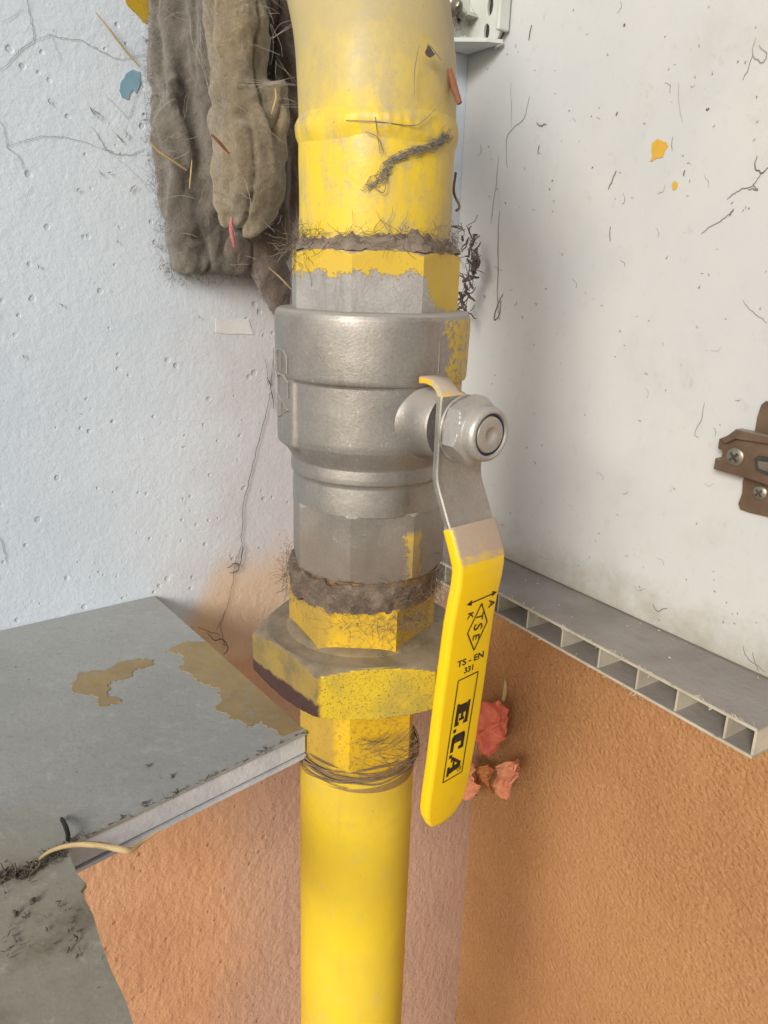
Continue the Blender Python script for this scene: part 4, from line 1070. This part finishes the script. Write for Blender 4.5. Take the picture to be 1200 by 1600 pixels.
straw([(362, 340), (361, 358), (366, 386)], 0.055, 0.0016, 'magenta dried petal dangling from the tip of the tan rag', M_PETAL, 'dried_petal', 'petal')

# ------------------------------------------------------------------ debris on the right panel
def sline(px, rad=0.00028, off=0.0006, seed=1):
    r = random.Random(seed); P = smooth_line([onS(x, y, off) for x, y in px], 5)
    return ([p + SDIR * r.gauss(0, 0.0002) + UZ * r.gauss(0, 0.0003) for p in P], rad)
L = [sline([(827, 152), (818, 185), (797, 205), (791, 222), (792, 262)], 0.00045), sline([(798, 130), (799, 165), (799, 200)], 0.00025), sline([(779, 245), (775, 290), (770, 320), (767, 350)], 0.0004), sline([(780, 330), (778, 380), (778, 420), (777, 460), (780, 500)], 0.0006),
     sline([(785, 460), (776, 480), (772, 500), (780, 492), (782, 470)], 0.0011), sline([(830, 40), (826, 62)], 0.0010), sline([(838, 192), (846, 196), (853, 194)], 0.0009), sline([(842, 228), (840, 240)], 0.0006), sline([(962, 268), (955, 285), (950, 296)], 0.0009), sline([(953, 355), (953, 376)], 0.0007),
     sline([(1145, 330), (1125, 345), (1095, 365)], 0.0005), sline([(1145, 328), (1140, 336)], 0.0011), sline([(1182, 245), (1180, 262), (1190, 270), (1200, 262)], 0.0008), sline([(1190, 270), (1175, 290), (1150, 300), (1136, 312)], 0.0005), sline([(1176, 288), (1184, 296), (1168, 296)], 0.0006),
     sline([(1180, 60), (1176, 85), (1190, 98), (1198, 85), (1185, 70)], 0.0004), sline([(1176, 85), (1168, 110), (1160, 125)], 0.0004), sline([(1050, 215), (1050, 235)], 0.0004), sline([(1068, 275), (1070, 265)], 0.0009), sline([(1100, 630), (1096, 655), (1085, 678), (1092, 684)], 0.0004),
     sline([(975, 40), (976, 37)], 0.0016), sline([(1103, 171), (1108, 169)], 0.0011), sline([(964, 176), (963, 179)], 0.0011), sline([(1020, 945), (1028, 955), (1042, 950)], 0.0007), sline([(1160, 1010), (1170, 1030), (1195, 1050)], 0.0004), sline([(1175, 1020), (1185, 1048)], 0.0004), sline([(1060, 130), (1062, 170), (1066, 190)], 0.0002), sline([(1160, 470), (1180, 490), (1198, 505)], 0.0003)]
rn = random.Random(17)
for i in range(150):
    x = rn.uniform(745, 1200); y = rn.uniform(0, 870 + (x - 780) * 0.40); k = rn.uniform(0.8, 3) if rn.random() < 0.8 else rn.uniform(4, 12); a = rn.uniform(0, 3.14)
    L.append(sline([(x, y), (x + k * math.cos(a), y + k * math.sin(a)), (x + 1.7 * k * math.cos(a + 0.4), y + 1.7 * k * math.sin(a + 0.4))], rn.uniform(0.00012, 0.00034), 0.0003, i))
o = link('dirt_threads', strands(L, 5, 0.34), M_DARK); recenter(o)
tag(o, 'dark hairs and dirt flecks scattered over the white side panel', 'dirt', kind='stuff')
# dark dry debris wedged in the corner behind the collar
rn = random.Random(8); L = []
for i in range(95):
    y = rn.uniform(352, 492); x = 732 + 8 * math.sin(y * 0.05) + rn.gauss(0, 3.5); p = onP(x, y, CORNER + SN * 0.02, SN)
    L.append((curl(p, (rn.uniform(-0.5, 0.5), 0, rn.uniform(-1, 1)), rn.uniform(0.004, 0.012), 5, rn, 0.9), rn.choice((0.0005, 0.0009, 0.0018))))
o = link('dry_debris', strands(L, 5), simple('dry_brown_debris', (0.07, 0.055, 0.045), (0.14, 0.11, 0.09), 150, 0.95), None); recenter(o)
tag(o, 'dark dry plant debris hanging in the corner right of the upper collar', 'debris', kind='stuff')
# slip of bark stuck to the pipe and a thin bent stem below it
P = [onY(702, 108, D - 0.013), onY(709, 135, D - 0.013), onY(718, 162, D - 0.014)]
o = link('bark_slip', pydata(*tube(P, [0.0009, 0.0014, 0.0010], 6)), M_BARK, None, 60); recenter(o); tag(o, 'red brown slip of bark stuck to the right edge of the upper pipe', 'bark')
o = link('flake', plate(jag([loc2(on_pipe(x, y, 0.001), on_pipe(671, 82, 0.001), UX, UZ) for x, y in [(664, 82), (668, 70), (672, 76), (679, 88), (672, 92), (666, 88)]], 0.1, 2), 0.0006, on_pipe(671, 82, 0.0014) - UY * 0.0012, UX, UZ, -UY), M_HOLE); recenter(o)
tag(o, 'small dark brown flake stuck near the top of the upper pipe', 'flake')
P = [onY(712, 270, D + 0.005), onY(709, 300, D), onY(718, 322, D), onY(712, 330, D)]
o = link('dry_stem', pydata(*tube(smooth_line(P, 4), 0.0005, 5)), M_WIRE); recenter(o); tag(o, 'thin bent dry stem beside the upper pipe', 'stem')

# ------------------------------------------------------------------ corner bracket at the top right
cb = thing('corner_bracket', 'pale grey plastic corner bracket with slotted holes in the top of the corner', 'bracket', B(0.0, onS(740, 84).z, 0.004))
zb0 = onS(738, 86).z; hB = 0.16
pS = [loc2(onS(x, y), B(0, zb0), SDIR, UZ) for x, y in [(738, 84), (780, 78), (793, 60), (797, 0)]]
wS = pS[1][0]; wS2 = pS[2][0]
ctr = [(0, 0.002), (wS * 0.86, 0.001), (wS * 1.05, 0.004), (wS2 * 1.0, 0.010), (wS2 * 1.0, hB), (0, hB)]
def hole(x, y, ru, rv): c = loc2(onS(x, y), B(0, zb0), SDIR, UZ); return circ(c, ru, 24, rv)
hs = [hole(772, 12, 0.0028, 0.0050), hole(766, 52, 0.0028, 0.0046)]
o = link('flange', plate(ctr, 0.0025, B(0, zb0) + SN * 0.001, SDIR, UZ, SN, hs, 0.0005), M_BRACKET, cb)
o = link('hole_back', plate(ctr, 0.0008, B(0, zb0) + SN * 0.0001, SDIR, UZ, SN), M_HOLE, cb)
rim_ = box(B(0, zb0 + 0.006) + SDIR * (wS2 - 0.0005) + SN * 0.001, SDIR, UZ, SN, 0.003, hB - 0.006, 0.009)
o = link('rim', rim_, M_BRACKET, cb); add_bevel(o, 0.001)
wB = 0.034
ctr = [(0, 0), (wB, 0), (wB, hB), (0, hB)]
def holeB(x, y, ru, rv): c = loc2(onB(x, y), B(0, zb0), BDIR, UZ); return circ(c, ru, 24, rv)
o = link('flange', plate(ctr, 0.0025, B(0, zb0 + 0.002) + BN * 0.001, BDIR, UZ, BN, [circ((0.0125, 0.018), 0.0026, 20, 0.004)], 0.0005), M_BRACKET, cb)
o = link('hole_back', plate(ctr, 0.0008, B(0, zb0 + 0.002) + BN * 0.0001, BDIR, UZ, BN), M_HOLE, cb)
tri = [(0, 0), (0.034, 0), (0.026, 0.016), (0.010, 0.030), (0.0, 0.034)]
o = link('foot', plate(tri, 0.0022, B(0, zb0) + BN * 0.0035 + SN * 0.0035, BDIR, SDIR, UZ), M_BRACKET, cb)
o = link('shelf_pin', box(B(0.001, zb0 + 0.019) + BN * 0.003, BDIR, UZ, BN, 0.012, 0.002, 0.010), M_BRACKET, cb)
o = link('shelf_pin', box(B(0.000, zb0 + 0.003) + BN * 0.004, BDIR, UZ, BN, 0.018, 0.003, 0.012), M_BRACKET, cb)
q = onB(707, 8, 0.008)
bmx = bmesh.new(); bmesh.ops.create_icosphere(bmx, subdivisions=3, radius=0.006)
for v_ in bmx.verts: v_.co *= 1 + 0.35 * mnoise.noise(v_.co * 400)
me = bpy.data.meshes.new('m'); bmx.to_mesh(me); bmx.free(); me.transform(Matrix.Translation(q)); 
o = link('screw_head', me, M_SCREW, cb, 60)
L = []
rn = random.Random(30)
for i in range(60):
    p = onB(rn.gauss(712, 7), rn.uniform(-5, 45), 0.012); L.append((curl(p, (rn.uniform(-1, 1), 0, -1), rn.uniform(0.005, 0.016), 5, rn, 0.7), 0.0002))
L.append(([onB(704, 10, .012), onB(705, 38, .012)], 0.0004)); L.append(([onB(720, 15, .012), onB(735, 35, .012)], 0.0005))
o = link('cobweb_clump', strands(L, 4), M_WEB); recenter(o); tag(o, 'cobweb clump hanging in the corner bracket', 'cobweb', kind='stuff')

# ------------------------------------------------------------------ hinge mounting plate on the right panel
hc = onS(1185, 725)
hp = thing('hinge_plate', 'dusty bronze hinge mounting plate screwed to the white side panel', 'hinge plate', hc - UZ * 0.03)
def hl(x, y, off=0.0): return loc2(onS(x, y, off), hc, SDIR, UZ)
wing = [hl(*p) for p in [(1164, 752), (1163, 770), (1157, 786), (1160, 795), (1174, 800), (1200, 806)]]
wing2 = [hl(*p) for p in [(1200, 626), (1193, 632), (1187, 650), (1184, 668)]]
xr = wing[-1][0] + 0.022
outl = [wing[0], *wing[1:], (xr, wing[-1][1] - 0.001), (xr + 0.006, wing[-1][1] + 0.01), (xr + 0.004, 0.0), (xr + 0.006, wing2[0][1] - 0.008), (xr, wing2[0][1] + 0.002), wing2[0], *wing2[1:]]
o = link('base_wings', plate(outl, 0.0022, hc + SN * 0.0002, SDIR, UZ, SN, (), 0.0006), M_BRONZE, hp, 40)
rail = [hl(*p, 0.006) for p in [(1118, 732), (1121, 715), (1129, 717), (1133, 704), (1125, 700), (1127, 685), (1140, 680), (1153, 670), (1200, 680)]]
railb = [hl(*p, 0.006) for p in [(1200, 757), (1164, 745), (1135, 737)]]
x2 = rail[-1][0] + 0.05
o = link('rail', plate([*rail, (x2, rail[-1][1] - 0.003), (x2, railb[0][1] - 0.003), *railb], 0.006, hc + SN * 0.0022, SDIR, UZ, SN, (), 0.0007), M_BRONZE, hp, 40)
link('rail_rib', plate([hl(*p, 0.010) for p in [(1127, 686), (1153, 671), (1200, 681), (1230, 690), (1230, 703), (1200, 694), (1150, 686), (1133, 694)]], 0.0025, hc + SN * 0.0082, SDIR, UZ, SN, (), 0.0006), M_BRONZE, hp, 40)
def screw(x, y, rad, off, cross=True):
    c = onS(x, y, off); n = 28; v, f = [], []
    prof = [(rad, 0), (rad, 0.0006), (rad * 0.8, 0.0012), (rad * 0.35, 0.0015)]
    for r, h in prof:
        for i in range(n): a = 6.2832 * i / n; v.append(c + SDIR * (r * math.cos(a)) + UZ * (r * math.sin(a)) + SN * h)
    for i in range(len(prof) - 1):
        for j in range(n): f.append((i * n + j, i * n + (j + 1) % n, (i + 1) * n + (j + 1) % n, (i + 1) * n + j))
    f.append(tuple(range(3 * n, 4 * n)))
    s = link('screw', pydata(v, f), M_SCREW, hp, 30)
    v, f = [], []
    for d1, d2 in (((SDIR + UZ).normalized(), (UZ - SDIR).normalized()), ((UZ - SDIR).normalized(), (SDIR + UZ).normalized())):
        o_ = len(v); L_ = rad * 0.62; W_ = rad * 0.14
        v += [c + SN * 0.0017 + d1 * L_ + d2 * W_, c + SN * 0.0017 + d1 * L_ - d2 * W_, c + SN * 0.0017 - d1 * L_ - d2 * W_, c + SN * 0.0017 - d1 * L_ + d2 * W_]; f.append((o_, o_ + 1, o_ + 2, o_ + 3))
    v = [p + SN * (0.00004 * (i // 4)) for i, p in enumerate(v)]
    link('slot', pydata(v, f), M_HOLE, s)
screw(1188, 770, 0.0036, 0.0024); screw(1149, 714, 0.0046, 0.0083)
link('cam_slot', plate([hl(*p, 0.009) for p in [(1178, 716), (1184, 712), (1240, 722), (1240, 752), (1200, 744), (1180, 736)]], 0.0006, hc + SN * 0.0082, SDIR, UZ, SN), M_HOLE, hp)
link('cam', plate([hl(*p, 0.009) for p in [(1184, 720), (1200, 722), (1236, 730), (1236, 744), (1200, 738), (1186, 732)]], 0.0012, hc + SN * 0.0084, SDIR, UZ, SN, (), 0.0004), M_SCREW, hp)

# ------------------------------------------------------------------ dried leaves by the stucco corner
def leaf(name, px, off, mat, label, seed, amp=0.004, tilt=0.0):
    o0 = onR(sum(p[0] for p in px) / len(px), sum(p[1] for p in px) / len(px), off); rnd = random.Random(seed)
    ring = jag([loc2(onR(x, y, off), o0, SDIR, UZ) for x, y in px], 0.10, 2, rnd)
    bm = bmesh.new(); N = 12
    c = bm.verts.new((0, 0, 0)); rows = []
    for k in range(1, N + 1): rows.append([bm.verts.new((x * k / N, y * k / N, 0)) for x, y in ring])
    n = len(ring)
    for j in range(n): bm.faces.new((c, rows[0][j], rows[0][(j + 1) % n]))
    for k in range(N - 1):
        for j in range(n): bm.faces.new((rows[k][j], rows[k + 1][j], rows[k + 1][(j + 1) % n], rows[k][(j + 1) % n]))
    for v in bm.verts:
        p = v.co.copy(); q = Vector((p.x * 60 + seed, p.y * 60, 0)); rr = math.hypot(p.x, p.y)
        h = amp * (mnoise.noise(q) * 2.0 + abs(mnoise.noise(q * 2.3)) * 2.2 + abs(mnoise.noise(q * 5.1)) * 0.8) + amp * 1.5 * abs(p.x + 0.4 * p.y) / 0.006 * 0.5 + amp * 0.35 * math.sin(p.y * 1400 + p.x * 500) + tilt * p.x
        v.co = o0 + SDIR * p.x + UZ * p.y + SN * (h + amp)
    bmesh.ops.recalc_face_normals(bm, faces=bm.faces)
    me = bpy.data.meshes.new('m'); bm.to_mesh(me); bm.free()
    o = link(name, me, mat, None, 75); recenter(o); s = o.modifiers.new('thick', 'SOLIDIFY'); s.thickness = 0.0004
    tag(o, label, 'leaf', 'dried leaves beside the lever'); return o
leaf('dried_leaf', [(752, 1105), (764, 1092), (782, 1094), (795, 1088), (806, 1098), (818, 1120), (816, 1140), (802, 1148), (788, 1156), (779, 1177), (768, 1170), (762, 1152), (752, 1138)], 0.016, M_LEAFR, 'crumpled red dried leaf beside the lever, upper one of the leaves', 4, 0.0030)
leaf('dried_leaf', [(786, 1192), (800, 1186), (818, 1188), (822, 1180), (838, 1182), (836, 1196), (822, 1210), (812, 1226), (806, 1244), (796, 1232), (788, 1214)], 0.020, M_LEAFO, 'pinkish orange dried leaf curling right below the red leaf', 9, 0.0036, 0.3)
leaf('dried_leaf', [(738, 1188), (748, 1186), (757, 1192), (757, 1205), (764, 1222), (757, 1240), (745, 1244), (738, 1236), (736, 1215)], 0.018, M_LEAFO, 'rusty orange dried leaf half hidden behind the lever', 14, 0.004, -0.3)
leaf('dried_leaf', [(757, 1192), (772, 1190), (780, 1196), (781, 1212), (777, 1238), (771, 1222), (758, 1216)], 0.012, simple('dry_ochre_leaf', (0.70, 0.30, 0.10), (0.55, 0.2, 0.08), 60, 0.65, 0, 0.001, 180), 'small ochre dried leaf in the middle of the lower leaf cluster', 21, 0.003)
L = [(smooth_line([onR(742, 1160, .014), onR(752, 1178, .015), onR(764, 1188, .016), (onR(790, 1192, .02)), onR(800, 1188, .022)], 4), 0.0006), (smooth_line([onR(765, 1188, .016), onR(768, 1170, .016), onR(779, 1130, .018), onR(786, 1105, .018)], 4), 0.0005)]
o = link('leaf_stalk', strands(L, 5), M_WIRE); recenter(o); tag(o, 'thin dark stalk joining the dried leaves beside the lever', 'stalk')
P = [onR(786, 1094, .018), onR(789, 1082, .018), onR(790, 1070, .018), onR(789, 1062, .018)]
o = link('leaf_bud', pydata(*tube(P, [0.0016, 0.0019, 0.0013, 0.0004], 8)), M_STRAW, None, 60); recenter(o); tag(o, 'small yellow brown bud standing above the red leaf', 'bud')
L = [(smooth_line([onR(789, 1062, .018), onR(787, 1052, .018), onR(786, 1040, .016), onR(775, 990, .014), onR(770, 975, .014)], 4), 0.00025), ([onR(780, 1022, .01), onR(788, 1018, .01), onR(792, 1020, .01)], 0.0004)]
rn = random.Random(2)
o = link('cobweb_strand', strands(L[:1], 4), M_WEBL); recenter(o); tag(o, 'single pale cobweb thread holding the red leaf below the ledge', 'cobweb')
L = []
for i in range(40):
    p = onR(rn.gauss(806, 9), rn.gauss(965, 12), 0.055); L.append((curl(p, (rn.uniform(-1, 1), 0, rn.uniform(-1, 1)), rn.uniform(0.006, 0.014), 5, rn, 0.8), 0.00025))
o = link('cobweb_clump', strands(L, 4), M_WEBL); recenter(o); tag(o, 'pale cobweb tuft in the first open cells of the ledge', 'cobweb', kind='stuff')

# ------------------------------------------------------------------ debris on the floor board
def fz(x, y, h=0.0): return onZ(x, y, FLOOR_Z + h)
P = smooth_line([fz(55, 1348, .002), fz(78, 1330, .004), fz(112, 1320, .005), fz(150, 1320, .006), fz(190, 1327, .006), fz(206, 1328, .005), fz(222, 1316, .005), fz(250, 1297, .006)], 5)
o = link('straw', pydata(*tube(P, [0.0004 + 0.0007 * math.sin(math.pi * i / (len(P) - 1)) for i in range(len(P))], 6)), M_STRAW, None, 60); recenter(o)
tag(o, 'long bent yellow straw lying over the notch corner of the floor board', 'straw')
P = smooth_line([fz(96, 1278, .001), fz(102, 1290, .003), fz(106, 1303, .003), fz(106, 1314, .001)], 4)
o = link('burnt_twig', pydata(*tube(P, [0.0005] + [0.0008] * (len(P) - 2) + [0.0005], 6)), simple('burnt_black', (0.008, 0.008, 0.008), (0.015, 0.014, 0.012), 300, 0.6), None, 60); recenter(o); tag(o, 'short black curved twig at the corner of the floor board', 'twig')
rn = random.Random(44); L = []
path_ = [(-10, 1372), (20, 1368), (40, 1362), (60, 1352), (85, 1335), (100, 1325)]
for i in range(160):
    k = rn.uniform(0, len(path_) - 1.01); j = int(k); t = k - j
    x = path_[j][0] + (path_[j + 1][0] - path_[j][0]) * t + rn.gauss(0, 5); y = path_[j][1] + (path_[j + 1][1] - path_[j][1]) * t + rn.gauss(0, 4)
    L.append((curl(fz(x, y, 0.0006), (rn.uniform(-1, 1), rn.uniform(-1, 1), 0.15), rn.uniform(0.001, 0.0045), 4, rn, 0.6), rn.choice((0.0002, 0.0004, 0.0007))))
for i in range(60):
    x, y = rn.uniform(0, 130), rn.uniform(1380, 1500); L.append((curl(fz(x, y, 0.0006), (rn.uniform(-1, 1), rn.uniform(-1, 1), 0.1), rn.uniform(0.0006, 0.0022), 3, rn, 0.6), rn.choice((0.00015, 0.0003, 0.0006))))
for x, y in [(50, 1405), (52, 1407), (55, 1403), (28, 1424), (24, 1430), (228, 1195), (230, 1254), (268, 1210), (352, 1008)]:
    L.append((curl(fz(x, y, 0.0008), (rn.uniform(-1, 1), rn.uniform(-1, 1), 0.1), 0.0018, 4, rn, 0.6), 0.0011))
for i in range(70):                                  # along the front edge of the tongue
    t = rn.random(); x = 480 + (105 - 480) * t; y = 1143 + (1322 - 1143) * t; L.append((curl(fz(x, y - 2, 0.0004), (rn.uniform(-1, 1), rn.uniform(-1, 1), 0.1), rn.uniform(0.001, 0.003), 3, rn, 0.5), rn.choice((0.0002, 0.0004))))
o = link('floor_debris', strands(L, 5), simple('dark_floor_debris', (0.07, 0.06, 0.045), (0.13, 0.11, 0.08), 150, 0.95), None); recenter(o)
tag(o, 'dark crumbs and dust strewn along the seam of the floor board', 'debris', kind='stuff')
# crumbs along the cut of the hollow ledge
L = []
for i in range(160):
    t = rn.random() ** 0.7; P = rl.lerp(rr_, t) + en_ * rn.uniform(-0.0003, 0.001) - UZ * rn.choice((0.0, LT)); L.append((curl(P, (rn.uniform(-1, 1), rn.uniform(-1, 1), rn.uniform(-0.6, 0.6)), rn.uniform(0.001, 0.004), 3, rn, 0.6), rn.choice((0.0003, 0.0005, 0.0007))))
for i in range(16):
    P = rl.lerp(rr_, rn.random()) + en_ * rn.uniform(0.01, 0.05) + UZ * 0.0005; L.append((curl(P, (rn.uniform(-1, 1), rn.uniform(-1, 1), 0), 0.0015, 3, rn, 0.4), 0.0007))
o = link('ledge_crumbs', strands(L, 5), M_RIB, None); recenter(o); tag(o, 'pale crumbs and burrs along the cut edge of the hollow ledge', 'debris', kind='stuff')
